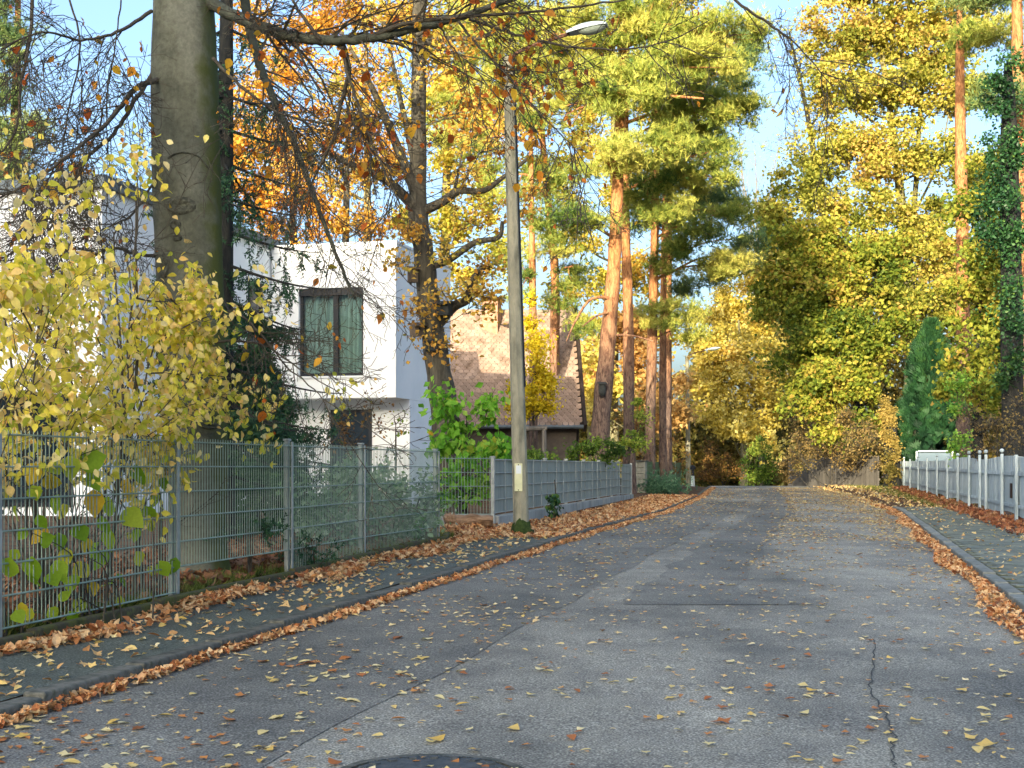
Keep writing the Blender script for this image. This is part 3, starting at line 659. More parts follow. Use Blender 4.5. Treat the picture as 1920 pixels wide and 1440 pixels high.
mb.box((RR+eav)/2+p3*.05+nrm*.0, [.1, SLn+.3, .34], DM); mb.build('barge_board', M['dark_wood'], th_)
mb = MB(); mb.tube([eav+dn*.06-UP*.02, eav-p3*LH+dn*.06-UP*.02], .07, 8); mb.build('gutter', M['cap_metal'], th_)
# scalloped tiles
TW, TH = .19, .15; nrow = int(SLn/TH); ncol = 38
tv = [[-.088, -.06, 0], [.088, -.06, 0], [.088, .12, 0], [.055, .172, 0], [0, .19, 0], [-.055, .172, 0], [-.088, .12, 0]]
tv = np.array(tv); tvt = tv+[0, 0, .014]
V_ = np.vstack([tvt, tv]); n7 = 7
tf3 = np.array([[0, 1, 2], [0, 2, 6], [2, 3, 6], [3, 5, 6], [3, 4, 5]]); tf4 = np.array([[i, i+7, (i+1) % 7+7, (i+1) % 7] for i in range(2, 6)])
tilt = np.array([p3, unit(dn+nrm*.075), unit(np.cross(p3, unit(dn+nrm*.075)))]).T
if tilt[2, 2] < 0: tilt[:, 2] *= -1
tile_me = None; far = MB(); cnt = 0
for r_ in range(nrow):
    for c_ in range(ncol):
        s = TW*(c_+.5+(.5 if r_ % 2 else 0)); q = RR-p3*(s+.02)+dn*(r_*TH+.05)+nrm*(.03+.003*R.normal())
        u = 960+F*q[0]/q[1]
        Mx = tilt+R.normal(size=(3, 3))*.006
        if u > 845 and r_ >= nrow-14 and cnt < 290:
            cnt += 1
            if tile_me is None: tile_me = tmesh('roof_tile', (V_, [tf3, tf4]), M['tile'], False)
            inst(tile_me, 'roof_tile', th_, q, Mx)
        else: far.add(q+V_@Mx.T, [tf3, tf4])
far.build('tile_field', M['tile_stuff'], th_, kind='stuff')
mb = MB(); rc = RR-UP*.02; mb.tube([rc+nrm*.02, rc-p3*LH+nrm*.02], .1, 8); mb.build('ridge_tile', M['tile_stuff'], th_)
cc = P(922, 600, 48.4); mb = MB()
for k in range(14):
    mb.box([cc[0], cc[1], 4.85+k*.165], [.56, .52, .15], HM)
mb.box([cc[0], cc[1], 5.9], [.53, .49, 2.25], HM); ch = mb.build('chimney', M['brick'], th_)
mb = MB(); mb.box([cc[0], cc[1], 7.10], [.66, .62, .09], HM); mb.build('chimney_cap', M['dark_wood'], ch)
mb = MB(); mb.box(P(945, 622, 48.6), [.5, .5, .5], HM); mb.build('dormer_box', M['dark_wood'], th_)

e3, p3 = he, hp3
# ------------------------------------------------------------------ pale board fence on the far footway
fR = lambda Y: 9.97+.222*(Y-29.3)
bf = thing('board_fence', 'weathered pale blue grey board fence with ball topped posts', 'fence', (fR(24), 24, .3))
dR = unit(np.array([.222, 1., 0])); AR = np.array([dR, [-dR[1], dR[0], 0], UP]).T; outw = AR[:, 1]     # towards the street
bm = MB(); bm.box([0, 0, .5], [.134, .02, 1.0], None); bme = None
Y = 21.0; k = 0; nb = 0
while Y < 58.5:
    z0 = zr(Y)+.20+.03*math.sin(Y*1.3); zt = zr(Y)+1.22+(.03*math.sin(Y*.8) if Y < 36 else -.04)
    s = np.array([1+.06*R.normal(), 1, (zt-z0)])
    Mx = AR.copy(); Mx[:, 2] = Mx[:, 2]+AR[:, 0]*R.normal()*.006
    if bme is None:
        o = bm.build('board', M['white_board'], bf); bme = o.data; bpy.data.objects.remove(o)
    inst(bme, 'board', bf, [fR(Y)+R.normal()*.004, Y, z0], Mx, s); nb += 1
    Y += .139*dR[1]; k += 1
def rail(z, Y0, Y1, w=.07, off=.03, name='rail', m='white_board'):
    a = np.array([fR(Y0), Y0, zr(Y0)+z])+outw*off; b = np.array([fR(Y1), Y1, zr(Y1)+z])+outw*off; mb = MB()
    d = unit(b-a); Mx = np.array([d, np.cross(UP, d), UP]).T
    mb.box((a+b)/2, [np.linalg.norm(b-a)-.01, .03, w], Mx); return mb.build(name, M[m], bf, bevel=.004)
pY = [21.6, 24.0, 25.9, 28.4, 29.5, 31.6, 34.2, 37.0, 40.3, 44, 48, 52.3, 56, 58.4]
for i in range(len(pY)-1):
    rail(.93, pY[i], pY[i+1]); rail(.36, pY[i], pY[i+1], .06)
    rail(.05, pY[i], pY[i+1], .1, .02, 'plinth_board', 'kerb_pale')
for i, Y in enumerate(pY):
    c = np.array([fR(Y), Y, 0])+outw*.062; z = zr(Y); tall = i in (2, 3, 4, 5)
    mb = MB(); mb.box([c[0], c[1], z+.62], [.075, .055, 1.28+(.06 if tall else 0)], AR); po = mb.build('post', M['white_board'], bf, bevel=.008)
    if tall or i % 2 == 0:
        mb = MB(); zz = z+1.29+(.03 if tall else 0); a = np.linspace(0, math.pi, 7)
        mb.tube(np.c_[np.full(7, c[0]), np.full(7, c[1]), zz+.03-.038*np.cos(a)], .038*np.sin(a)+.004, 10); mb.build('ball_cap', M['white_board'], po, smooth=True)
mb = MB(); q = np.array([fR(24.9), 24.9, zr(24.9)+.62])+outw*.03; mb.box(q, [.14, .03, .27], AR); mb.build('dark_stain', M['dark_wood'], bf, bevel=.01)['label'] = 'dark broken patch in the boards'
mb = MB(); q = np.array([fR(24.1), 24.1, zr(24.1)+.5])+outw*.03; mb.box(q, [.07, .02, .34], AR@np.array([[.98, 0, .2], [0, 1, 0], [-.2, 0, .98]])); mb.build('dark_stain', M['dark_wood'], bf, bevel=.005)

# plank fence far down the verge
pf = thing('plank_fence', 'grey vertical plank fence behind bare hedge stems at the road end', 'fence', (14, 66, .3))
pm = MB(); pm.box([0, 0, .7], [.155, .025, 1.4]); o = pm.build('plank', M['grey_wood'], pf); pme = o.data; bpy.data.objects.remove(o)
pa, pb_ = np.array([(1478-960)/F*72, 72.]), np.array([(1648-960)/F*60, 60.]); A = axes2(pa, pb_); n = int(np.linalg.norm(pb_-pa)/.18)
for i in range(n):
    q = pa+(pb_-pa)*(i+.5)/n; inst(pme, 'plank', pf, [q[0], q[1], gz(q[0], q[1])-.05+R.normal()*.03], A)
for z in (.4, 1.1):
    mb = MB(); c = (pa+pb_)/2; mb.box([c[0]+A[0, 1]*.04, c[1]+A[1, 1]*.04, .3+z], [np.linalg.norm(pb_-pa), .04, .09], A); mb.build('rail', M['grey_wood'], pf)

# ------------------------------------------------------------------ parked car behind the board fence
M['car_white'] = plain('car_paint', '#cfd8dc', .25, .5); M['tyre'] = plain('tyre', '#17181a', .9); M['rim'] = plain('rim', '#8d9498', .4, .5, .6)
cb = P(1752, 900, 57.5); cb[2] = float(gz(cb[0], cb[1])); car = thing('parked_car', 'white car parked behind the board fence with only its roof showing', 'car', cb)
cA = unit(np.array([.30, .954, 0])); cB = np.array([-cA[1], cA[0], 0]); CM = np.array([cA, cB, UP]).T
def cpt(x, y, z): return cb+cA*x+cB*y+UP*z
prof = [(-2.0, .35, .62, .80), (-1.95, .35, .90, .82), (-1.2, .33, .95, .85), (-.55, .33, 1.0, .86), (.6, .33, 1.02, .86), (1.6, .33, 1.0, .85), (2.02, .38, .85, .80)]
mb = MB(); V = []
for x, z0, z1, hw in prof:
    V += [cpt(x, -hw, z0), cpt(x, -hw, (z0+z1)/2), cpt(x, -hw*.96, z1), cpt(x, hw*.96, z1), cpt(x, hw, (z0+z1)/2), cpt(x, hw, z0)]
i = np.arange(len(prof)-1)[:, None]*6; j = np.arange(6)[None]; j2 = (j+1) % 6
mb.add(V, [np.stack([i+j, i+j2, i+6+j2, i+6+j], -1).reshape(-1, 4), [[0, 1, 2, 3], [0, 3, 4, 5]], [[36, 39, 38, 37], [36, 41, 40, 39]]], .5); mb.build('body', M['car_white'], car, smooth=False, bevel=.03)
mb = MB(); cab = [(-1.0, .98, .80), (-.35, 1.50, .62), (1.25, 1.52, .62), (1.75, 1.0, .78)]
V = [cpt(cab[0][0], -cab[0][2], .96), cpt(cab[1][0], -cab[1][2], 1.44), cpt(cab[2][0], -cab[2][2], 1.46), cpt(cab[3][0], -cab[3][2], .98), cpt(cab[0][0], cab[0][2], .96), cpt(cab[1][0], cab[1][2], 1.44), cpt(cab[2][0], cab[2][2], 1.46), cpt(cab[3][0], cab[3][2], .98)]
mb.add(V, [[[0, 3, 2, 1], [4, 5, 6, 7], [0, 1, 5, 4], [3, 7, 6, 2], [1, 2, 6, 5]]], .5); gl = mb.build('window', plain('car_glass', '#6f8088', .25), car)
mb = MB(); mb.box(cpt(.45, 0, 1.50), [1.75, 1.3, .06], CM); mb.build('car_roof', M['car_white'], car, bevel=.03)
for x, y in ((-.6, -.7), (-.6, .7), (.5, -.73), (.5, .73)):
    mb = MB(); mb.box(cpt(x+.05, y*.99, 1.22), [.08, .05, .56], CM); mb.build('roof_pillar', M['car_white'], car)
for x in (-1.3, 1.3):
    for y in (-.8, .8):
        mb = MB(); mb.tube([cpt(x, y-.1, .31), cpt(x, y+.1, .31)], .31, 18, cap=True); wl = mb.build('wheel', M['tyre'], car); mb = MB(); mb.tube([cpt(x, y-.106, .31), cpt(x, y+.106, .31)], .19, 14, cap=True); mb.build('rim', M['rim'], wl)
for y in (-.6, .6): mb = MB(); mb.box(cpt(-2.0, y, .74), [.06, .3, .13], CM); mb.build('headlight', M['lamp_metal'], car, bevel=.02)

# ------------------------------------------------------------------ small things
tf = thing('timber_frame', 'grey timber post and rail frame behind the lamp post', 'frame', GP(1005, 34))
for u in (982, 1020):
    a = GP(u, 34); b = P(u, 803, 34); mb = MB(); mb.tube([a, (a+b)/2+[.01, 0, 0], b], .055, 8, cap=True); mb.build('post', M['grey_wood'], tf, smooth=False)
mb = MB(); mb.tube([P(960, 806, 34), P(1000, 803, 34), P(1026, 803, 34)], .06, 8, cap=True); mb.build('rail', M['grey_wood'], tf)
bo = thing('bollard', 'small post with a dark head and pale foot by the road end', 'post', GP(1299, 68))
q = GP(1299, 68); mb = MB(); mb.tube([q-[0, 0, .1], q+[0, 0, .42], q+[0, 0, .44]], [.11, .08, .08], 10, cap=True); mb.build('foot', M['lamp_metal'], bo)
mb = MB(); mb.tube([q+[0, 0, .44], q+[0, 0, .75], q+[0, 0, .76], q+[0, 0, .9], q+[0, 0, .96]], [.06, .07, .13, .13, .05], 10, cap=True); mb.build('head', M['anthracite'], bo)
# bird boxes
M['box_dark'] = noise_mat('box_dark', ['#2d302f', '#3d413f'], 10., 5., .85, .2); M['box_brown'] = noise_mat('box_brown', ['#4a4136', '#63574a', '#75685a'], 10., 6., .9, .3, stretch=(1, 1, .3))
def bird_box(c, w, h, d, rz, m, label, round_=False, lean=0.):
    t = thing('bird_box', label, 'bird box', c, 'bird boxes hung on the trunks'); ca, sa = math.cos(rz), math.sin(rz)
    A = np.array([[ca, -sa, 0], [sa, ca, 0], [0, 0, 1]]); Lm = np.array([[math.cos(lean), 0, math.sin(lean)], [0, 1, 0], [-math.sin(lean), 0, math.cos(lean)]]); A = A@Lm
    mb = MB()
    if round_: mb.tube([c-A[:, 2]*h/2, c-A[:, 2]*h*.3, c+A[:, 2]*h*.3, c+A[:, 2]*h/2], [w*.3, w*.5, w*.5, w*.42], 12, cap=True)
    else: mb.box(c, [w, d, h], A)
    mb.build('body', m, t, bevel=0 if round_ else .006, smooth=False)
    mb = MB(); Rm = np.array([[1, 0, 0], [0, .97, -.24], [0, .24, .97]]); mb.box(c+A[:, 2]*(h/2+.02)-A[:, 1]*.03, [w*1.2, d*1.4, .028], A@Rm); mb.build('box_roof', m, t, bevel=.004)
    mb = MB(); f = c-A[:, 1]*(d/2+.001)+A[:, 2]*h*.18; mb.tube([f, f-A[:, 1]*.004], .024, 10, cap=True); mb.build('entrance_hole', M['dark_room'], t)
    mb = MB(); mb.box(c+A[:, 1]*(d/2+.01), [.035, .02, h*1.25], A); mb.build('back_slat', M['grey_wood'], t)
    return t
bird_box(P(774, 517, 25.75), .15, .25, .16, .5, M['box_brown'], 'brown bird box highest on the oak trunk')
bird_box(P(832, 581, 25.7), .27, .22, .22, -.3, M['box_dark'], 'dark roofed bird box under the low oak limb')
bird_box(P(782, 621, 25.8), .22, .21, .18, .7, M['box_brown'], 'brown bird box tilted on the house side of the oak', lean=-.15)
bird_box(P(809, 650, 25.68), .22, .16, .16, .0, M['box_dark'], 'flat dark bird box facing the street on the oak trunk')
bird_box(P(1129, 731, 41.6), .22, .36, .2, .1, M['box_dark'], 'round dark nest box on the leaning pine trunk', True)
# ------------------------------------------------------------------ vegetation
TD = t_diamond(); TUFTS = [t_tuft(7, i, .05, .75) for i in range(3)]
def blob_pts(b, n):
    """n points inside an ellipsoid given by pixel centre, depth and pixel radii, denser near its skin"""
    u, v, Y, ru, rv = b[:5]; rd = b[5] if len(b) > 5 else ru/F*Y*.9
    d = unit(R.normal(size=(n, 3)))*(R.random((n, 1))**.42)
    c = P(u, v, Y); return c+d*np.array([ru/F*Y, rd, rv/F*Y])
def attach(trunk, q, lift):
    """point of the trunk polyline from which a limb would reach q"""
    h = np.linalg.norm(trunk[:, :2]-q[:2], axis=1); zt = q[2]-lift*h; i = np.argmin(np.abs(trunk[:, 2]-zt)); return i
def tree(name, label, cat, trunk, r, blobs, cols=None, lm=None, bark='oak_bark', dens=2.6, clump=.42, flat=.75, nleaf=130, size=.09,
         kind='leaf', group=None, tr=.35, lift=.5, twig=5, limb_r=.35, tint=.22, zt=0., up=.6, droop=None, sides=9, shoots=0, extra=(), ground=True, lobes=True, stemname='trunk', rise=0.):
    """trunk: [(u,v,Y)...] upward; r: radii; blobs: crown ellipsoids; returns (root, trunk polyline)"""
    tp = [GP(trunk[0][0], trunk[0][2])-[0, 0, .12] if ground else P(*trunk[0])]+[P(*q) for q in trunk[1:]]
    n = max(10, len(tp)*5); tp = smooth_line(tp, n); rr = np.interp(np.linspace(0, 1, n), np.linspace(0, 1, len(r)), r)
    rr = rr*(1+.05*np.sin(np.arange(n)*1.7)); rr[0] *= 1.35; rr[1] *= 1.1
    root = thing(name, label, cat, tp[0]+[0, 0, .12], group)
    T = MB(); T.tube(tp, rr, sides)
    for ex in extra:                      # explicit limbs (pixel polylines, radius0, radius1)
        T.tube(smooth_line([P(*q) for q in ex[0]], max(8, len(ex[0])*4)), np.linspace(ex[1], ex[2], max(8, len(ex[0])*4)), 6)
    CR = MB(); TW = MB(); C = []; S = []; tin = []
    zlo, zhi = tp[0, 2], max(P(b[0], b[1]-b[4], b[2])[2] for b in blobs)
    for b in blobs:
        area = math.pi*(b[3]/F*b[2])*(b[4]/F*b[2]); m = max(3, int(area*dens)); cl = blob_pts(b, m)
        cen = P(*b[:3]); i = attach(tp, cen, lift); L0 = tp[i]; mid = (L0+cen)/2+np.array([0, 0, -.1*np.linalg.norm(cen-L0)*(1 if lift > .2 else -1)])
        limb = smooth_line([L0, mid, cen], 9); lr = max(.012, min(rr[i]*.6, limb_r*.16*math.sqrt(area)*.5))
        if lobes: T.tube(limb, np.linspace(lr, lr*.3, 9), 6)
        bt = R.normal()*tint*.6
        for q in cl:
            k = np.argmin(np.linalg.norm(limb-q, axis=1)); k = max(1, k-2); a = limb[k]
            md = (a+q)/2+R.normal(size=3)*.08*np.linalg.norm(q-a)
            T.tube(smooth_line([a, md, q], 5), np.linspace(max(.008, lr*.35), .005, 5), 4)
            for _ in range(twig):
                dd = unit(R.normal(size=3)*[1, 1, .6]+[0, 0, .25])*clump*(.5+.7*R.random()); TW.tube([q, q+dd*.5+R.normal(size=3)*.03, q+dd], [.005, .004, .0025], 3)
            nn = max(4, int(nleaf*(.5+R.random()))); d = unit(R.normal(size=(nn, 3)))*(R.random((nn, 1))**.5)
            cs = clump*(.5+.9*R.random()); d *= np.where(R.random((nn, 1)) < .18, 1.7, 1.); C.append(q+d*np.array([cs*(.7+.6*R.random()), cs*(.7+.6*R.random()), cs*flat])); tv = .5+bt+tint*R.normal()*.7+zt*((q[2]-zlo)/(zhi-zlo)-.5)
            tin.append(tv+.17*R.normal(size=nn))
    C = np.vstack(C); tin = np.concatenate(tin); n = len(C)
    m = lm or leaf_mat(name+'_leaf', cols, tr)
    if kind == 'leaf': scatter(CR, TD, C, size*(.65+.7*R.random(n)), frames(n, up, droop), tin)
    elif kind == 'pine':
        for k in range(3):
            s = slice(k, n, 3); scatter(CR, TUFTS[k], C[s], size*(.7+.6*R.random(len(C[s]))), frames(len(C[s]), .3, ydir=np.array([0, 0, .8]), spread=.8), tin[s])
    T.build(stemname, M[bark], root, smooth=True)
    if TW.n: TW.build('twig_spray', M['twig'], root, kind='stuff')
    CR.build('crown', m, root, smooth=True, kind='stuff')
    return root, tp
GOLD = ['#8f5a1e', '#c08a2a', '#d9ac36', '#e4c553', '#c9c046']
MAPLE = ['#66742e', '#8b903a', '#b0ae48', '#c8b858', '#c09e56']
MAPLE2 = ['#43591f', '#63782b', '#8c9836', '#b2ae44', '#bd9e4c']
PINE = ['#4f6c30', '#7c9242', '#a4af50', '#bfc05c', '#d0c868']
PINED = ['#3f5c40', '#55744a', '#7a9256', '#a0ac62']
lmP = leaf_mat('pine_needle', PINE, .35); lmPD = leaf_mat('pine_needle_dark', PINED, .25)
lmM = leaf_mat('maple_leaf', MAPLE, .4); lmM2 = leaf_mat('maple_leaf_green', MAPLE2, .4); lmG = leaf_mat('gold_leaf', GOLD, .4)

# --- pines
pk = dict(kind='pine', lm=lmP, bark='pine_bark', dens=5.3, clump=.55, flat=.5, nleaf=105, size=.205, twig=1, lift=.15, limb_r=.45, tint=.22, group='tall pines beside the tiled house', zt=.2)
def pine(label, trunk, r, blobs, **kw): r = [q*.88 for q in r]; d = dict(pk); d.update(kw); return tree('pine_tree', label, 'tree', trunk, r, blobs, **d)
pine('stout leaning orange barked pine with a nest box on its trunk', [(1117, 0, 42), (1126, 800, 42), (1139, 650, 42), (1150, 520, 42), (1156, 400, 42), (1163, 220, 42), (1168, 60, 42), (1170, -120, 42), (1172, -260, 42)], [.36, .33, .27, .23, .19, .15, .10, .04],
     [(1095, 60, 41.5, 110, 75), (1230, 40, 42, 120, 65), (1185, 170, 41, 95, 60), (1080, 190, 41.5, 95, 60), (1290, 130, 42, 110, 50), (1340, 60, 42, 90, 50), (1130, 300, 41, 75, 45), (1060, 420, 41, 75, 40), (1240, 270, 41.5, 90, 40), (1100, -90, 42, 150, 70), (1260, -60, 42, 130, 60)],
     extra=[([(1160, 560, 42), (1110, 560, 41.6), (1080, 600, 41.2), (1062, 640, 41)], .06, .02), ([(1150, 628, 42), (1190, 630, 41.8), (1225, 640, 41.5)], .05, .02), ([(1152, 585, 42), (1120, 592, 41.5), (1092, 612, 41)], .045, .015), ([(1165, 180, 42), (1230, 178, 41), (1320, 185, 40.5)], .07, .03), ([(1160, 200, 42), (1110, 195, 41), (1060, 215, 40.5)], .06, .02)])
pine('slim straight pine just behind the leaning one', [(1180, 0, 45), (1178, 600, 45), (1173, 430, 45), (1172, 250, 45), (1176, 60, 45), (1178, -150, 45)], [.22, .20, .17, .14, .09, .03],
     [(1330, 215, 44.5, 95, 42), (1400, 205, 44, 55, 30), (1225, 370, 44, 60, 50), (1300, 330, 44.5, 80, 40), (1355, 300, 44, 50, 30), (1250, 180, 45, 90, 50), (1200, -60, 45, 110, 60)])
pine('pine with a forked crown between the slim pines', [(1216, 0, 50), (1224, 600, 50), (1228, 430, 50), (1232, 250, 50), (1235, 40, 50), (1235, -100, 50)], [.23, .2, .17, .13, .08, .03],
     [(1270, 480, 49.5, 55, 40), (1320, 420, 49, 60, 35), (1375, 400, 49, 45, 28), (1260, 590, 49, 60, 32), (1300, 620, 49, 35, 22), (1290, 250, 50, 100, 45), (1350, 500, 49.5, 60, 36)], lm=lmP)
pine('thin pine standing nearest the distant lamp post', [(1252, 0, 54), (1252, 640, 54), (1254, 470, 54), (1256, 300, 54), (1258, 100, 54), (1258, -60, 54)], [.2, .18, .16, .12, .08, .03],
     [(1370, 480, 53, 50, 36), (1400, 450, 53, 30, 24), (1340, 370, 53.5, 70, 36), (1310, 540, 53, 45, 25), (1330, 130, 54, 110, 50), (1390, 90, 54, 50, 50)], lm=lmPD)
pine('short stemmed thin pine squeezed between the forked pine and its neighbour', [(1243, 0, 52), (1243, 640, 52), (1245, 470, 52), (1246, 300, 52)], [.17, .15, .13, .05], [(1250, 330, 52, 70, 40), (1210, 420, 52, 40, 30)], lm=lmPD)
pine('sunlit pine rising behind the concrete lamp post', [(1040, 0, 47), (1040, 660, 47), (1040, 500, 47), (1020, 300, 47), (1010, 100, 47), (1008, -100, 47)], [.22, .2, .16, .13, .08, .03],
     [(1000, 60, 46, 90, 80), (920, 110, 46, 70, 80), (880, 40, 46, 60, 60), (1010, 210, 46, 60, 50), (1030, 330, 46, 55, 50), (1020, 470, 46, 45, 45), (1075, 500, 46, 50, 40), (1000, -60, 46, 130, 60), (1050, 560, 46, 45, 30), (1090, 610, 45.5, 30, 22), (860, 150, 46.5, 50, 60), (840, 240, 46.5, 45, 50), (950, 20, 46, 80, 60), (1080, 110, 46, 60, 60), (940, 190, 46, 60, 50)], dens=2.6)
pine('pale stemmed pine in front of the tiled roof gable', [(1000, 0, 44), (1000, 700, 44), (998, 500, 44), (996, 330, 44), (996, 150, 44)], [.16, .15, .13, .09, .04], [(960, 330, 44, 60, 60), (900, 260, 44.5, 60, 60), (985, 520, 43.5, 35, 60), (960, 220, 44, 60, 60)], dens=1.8, zt=.3)
pine('dark pine standing behind the white house', [(20, 0, 44), (25, 500, 44), (30, 200, 44), (35, -50, 44)], [.28, .25, .18, .08],
     [(10, 270, 43, 70, 50), (60, 250, 43, 30, 30), (0, 330, 43, 50, 24), (20, 60, 43, 40, 60), (-40, 150, 43, 70, 60), (-30, -40, 43, 90, 60)], lm=lmPD, group='dark pines at the sides')
pine('tall orange barked pine between the yellow maples', [(1806, 0, 46), (1805, 480, 46), (1802, 320, 46), (1800, 150, 46), (1800, -60, 46)], [.26, .24, .22, .18, .1], [(1830, 70, 46, 40, 30), (1870, 60, 45, 45, 36), (1800, -60, 46, 120, 60), (1855, 180, 45.5, 30, 20)], group='dark pines at the sides')
pine('orange barked pine above the ivy covered trunk', [(1915, 0, 40), (1912, 400, 40), (1908, 100, 40), (1905, -100, 40)], [.28, .26, .2, .12], [(1860, 180, 39.5, 40, 26), (1895, 170, 39, 40, 26), (1900, -60, 40, 120, 60), (1840, -10, 40, 60, 24)], lm=lmPD, group='dark pines at the sides')

# --- right-hand maples
mk = dict(lm=lmM, bark='grey_bark', dens=5.5, clump=.5, flat=.65, nleaf=120, size=.15, twig=2, tr=.4, lift=.6)
tree('maple_tree', 'tall gold and lime maple with forked pale trunk behind the board fence', 'tree', [(1716, 0, 66.5), (1710, 700, 66.5), (1704, 560, 66.5), (1700, 480, 66.5), (1690, 380, 66.5), (1672, 230, 66.5), (1640, 0, 66.5), (1630, -150, 66.5)], [.4, .37, .33, .28, .22, .16, .12, .07],
     [(1600, 60, 66.0, 110, 60), (1720, 70, 66.0, 100, 70), (1800, 40, 65.5, 60, 60), (1590, 170, 65.5, 90, 60), (1690, 180, 65.5, 90, 60), (1780, 170, 65.5, 70, 60), (1560, 280, 65.5, 80, 50), (1650, 290, 65.0, 80, 50), (1760, 290, 65.5, 80, 50), (1510, 350, 65.5, 70, 40), (1600, 390, 65.0, 80, 45), (1740, 400, 65.0, 80, 50),
      (1680, 470, 64.5, 80, 40), (1780, 480, 65.0, 70, 40), (1570, 470, 65.0, 80, 45), (1720, 560, 64.0, 90, 40), (1640, 560, 64.5, 70, 40), (1800, 570, 64.5, 70, 40), (1480, 420, 65.0, 55, 50), (1500, 500, 65.0, 60, 50), (1440, 390, 65.5, 30, 30), (1840, 350, 65.0, 50, 60), (1640, -60, 65.5, 150, 70), (1790, -50, 65.5, 90, 50)],
     extra=[([(1702, 500, 66.5), (1715, 380, 66.5), (1726, 200, 66.5), (1745, 0, 66.5)], .16, .08), ([(1700, 430, 66.5), (1660, 400, 66.0), (1640, 390, 65.5), (1560, 345, 65.5)], .09, .03), ([(1700, 480, 66.5), (1640, 430, 66.0), (1570, 420, 65.5)], .08, .03), ([(1672, 250, 66.5), (1600, 200, 66.0), (1560, 130, 65.5)], .08, .02), ([(1715, 400, 66.5), (1760, 300, 66.0), (1790, 150, 65.5)], .07, .02)], zt=.5, group='autumn maples behind the board fence', **{**mk, 'dens': 3.1, 'clump': .72, 'size': .185, 'nleaf': 165})
mk2 = dict(mk); mk2.update(lm=lmM2, bark='dark_bark')
tree('maple_tree', 'dark green and yellow maple overhanging the verge near the plank fence', 'tree', [(1618, 0, 65.0), (1612, 800, 65.0), (1600, 700, 65.0), (1590, 560, 65.0), (1580, 420, 65.0)], [.28, .24, .18, .12, .05],
     [(1480, 440, 64.0, 60, 40), (1470, 560, 64.0, 55, 65.0), (1550, 540, 63.5, 80, 65.0), (1500, 640, 63.0, 70, 65.0), (1590, 640, 63.0, 80, 65.0), (1540, 730, 62.5, 75, 65.0), (1620, 720, 62.5, 60, 55), (1660, 620, 63.0, 60, 60), (1590, 800, 62.0, 60, 35), (1480, 500, 64.0, 60, 40), (1640, 800, 62.5, 40, 30), (1540, 470, 64.0, 70, 65.0), (1660, 500, 63.5, 60, 65.0)], zt=.2, group='autumn maples behind the board fence', **{**mk2, 'dens': 3.4, 'clump': .7, 'size': .2, 'nleaf': 130})
tree('maple_tree', 'green yellow maple filling the gap behind the slim conifer', 'tree', [(1830, 0, 42), (1835, 700, 42), (1840, 560, 42), (1850, 420, 42)], [.2, .18, .14, .06],
     [(1840, 560, 41, 80, 60), (1900, 620, 41, 60, 70), (1830, 670, 40.5, 60, 40), (1880, 500, 41, 60, 50), (1880, 740, 40, 70, 50), (1820, 400, 42, 50, 50), (1870, 330, 42, 50, 50), (1850, 480, 41, 60, 50), (1900, 420, 42, 40, 50), (1800, 720, 40.5, 40, 40)], zt=.2, group='autumn maples behind the board fence', **mk2)
tree('bare_tree', 'half bare grey tree with sparse leaves leaning over the road', 'tree', [(1572, 0, 78), (1552, 500, 78), (1520, 250, 78), (1480, 60, 78)], [.28, .22, .15, .05], [(1500, 120, 77, 70, 60), (1540, 200, 77, 60, 60), (1470, 60, 77, 60, 50), (1560, 90, 77, 60, 60), (1500, 280, 77, 60, 50)], lm=lmM, bark='dark_bark', dens=1.8, clump=.7, nleaf=24, size=.12, twig=14, lift=.7)
lmIvy = leaf_mat('ivy_leaf', ['#1f3a22', '#2d5230', '#41683a', '#6d8a3c'], .2, rough=.4)
tree('ivy_tree', 'dark green ivy wrapped trunk beside the tallest maple', 'tree', [(1900, 0, 37), (1896, 500, 37), (1892, 250, 37), (1890, 120, 37)], [.3, .28, .22, .1], [(1885, 180, 36.5, 50, 60), (1890, 270, 36.5, 60, 60), (1875, 370, 36.5, 50, 60), (1895, 460, 36.5, 50, 50), (1900, 120, 36.5, 30, 40), (1885, 420, 36, 45, 60), (1892, 540, 36.3, 40, 50), (1900, 620, 36.3, 36, 50), (1895, 700, 36.3, 34, 50)], lm=lmIvy, bark='dark_bark', dens=6, clump=.33, flat=1, nleaf=110, size=.1, twig=1, lift=.1)
# ivy stump at the end of the board fence
lmIvyB = leaf_mat('dry_ivy_leaf', ['#5d5a2a', '#83753a', '#a5904a', '#c0a45a'], .25)
tree('ivy_stump', 'broad ivy covered trunk at the end of the board fence', 'tree', [(1674, 0, 58), (1672, 850, 58), (1669, 800, 58), (1666, 770, 58)], [.34, .32, .26, .12], [(1672, 890, 57.7, 16, 30, .3), (1671, 850, 57.7, 17, 30, .3), (1669, 810, 57.7, 16, 34, .3), (1664, 770, 57.7, 16, 30, .3)], lm=lmIvyB, bark='dark_bark', dens=22, clump=.2, flat=1, nleaf=90, size=.09, twig=1, lift=.0, lobes=False)
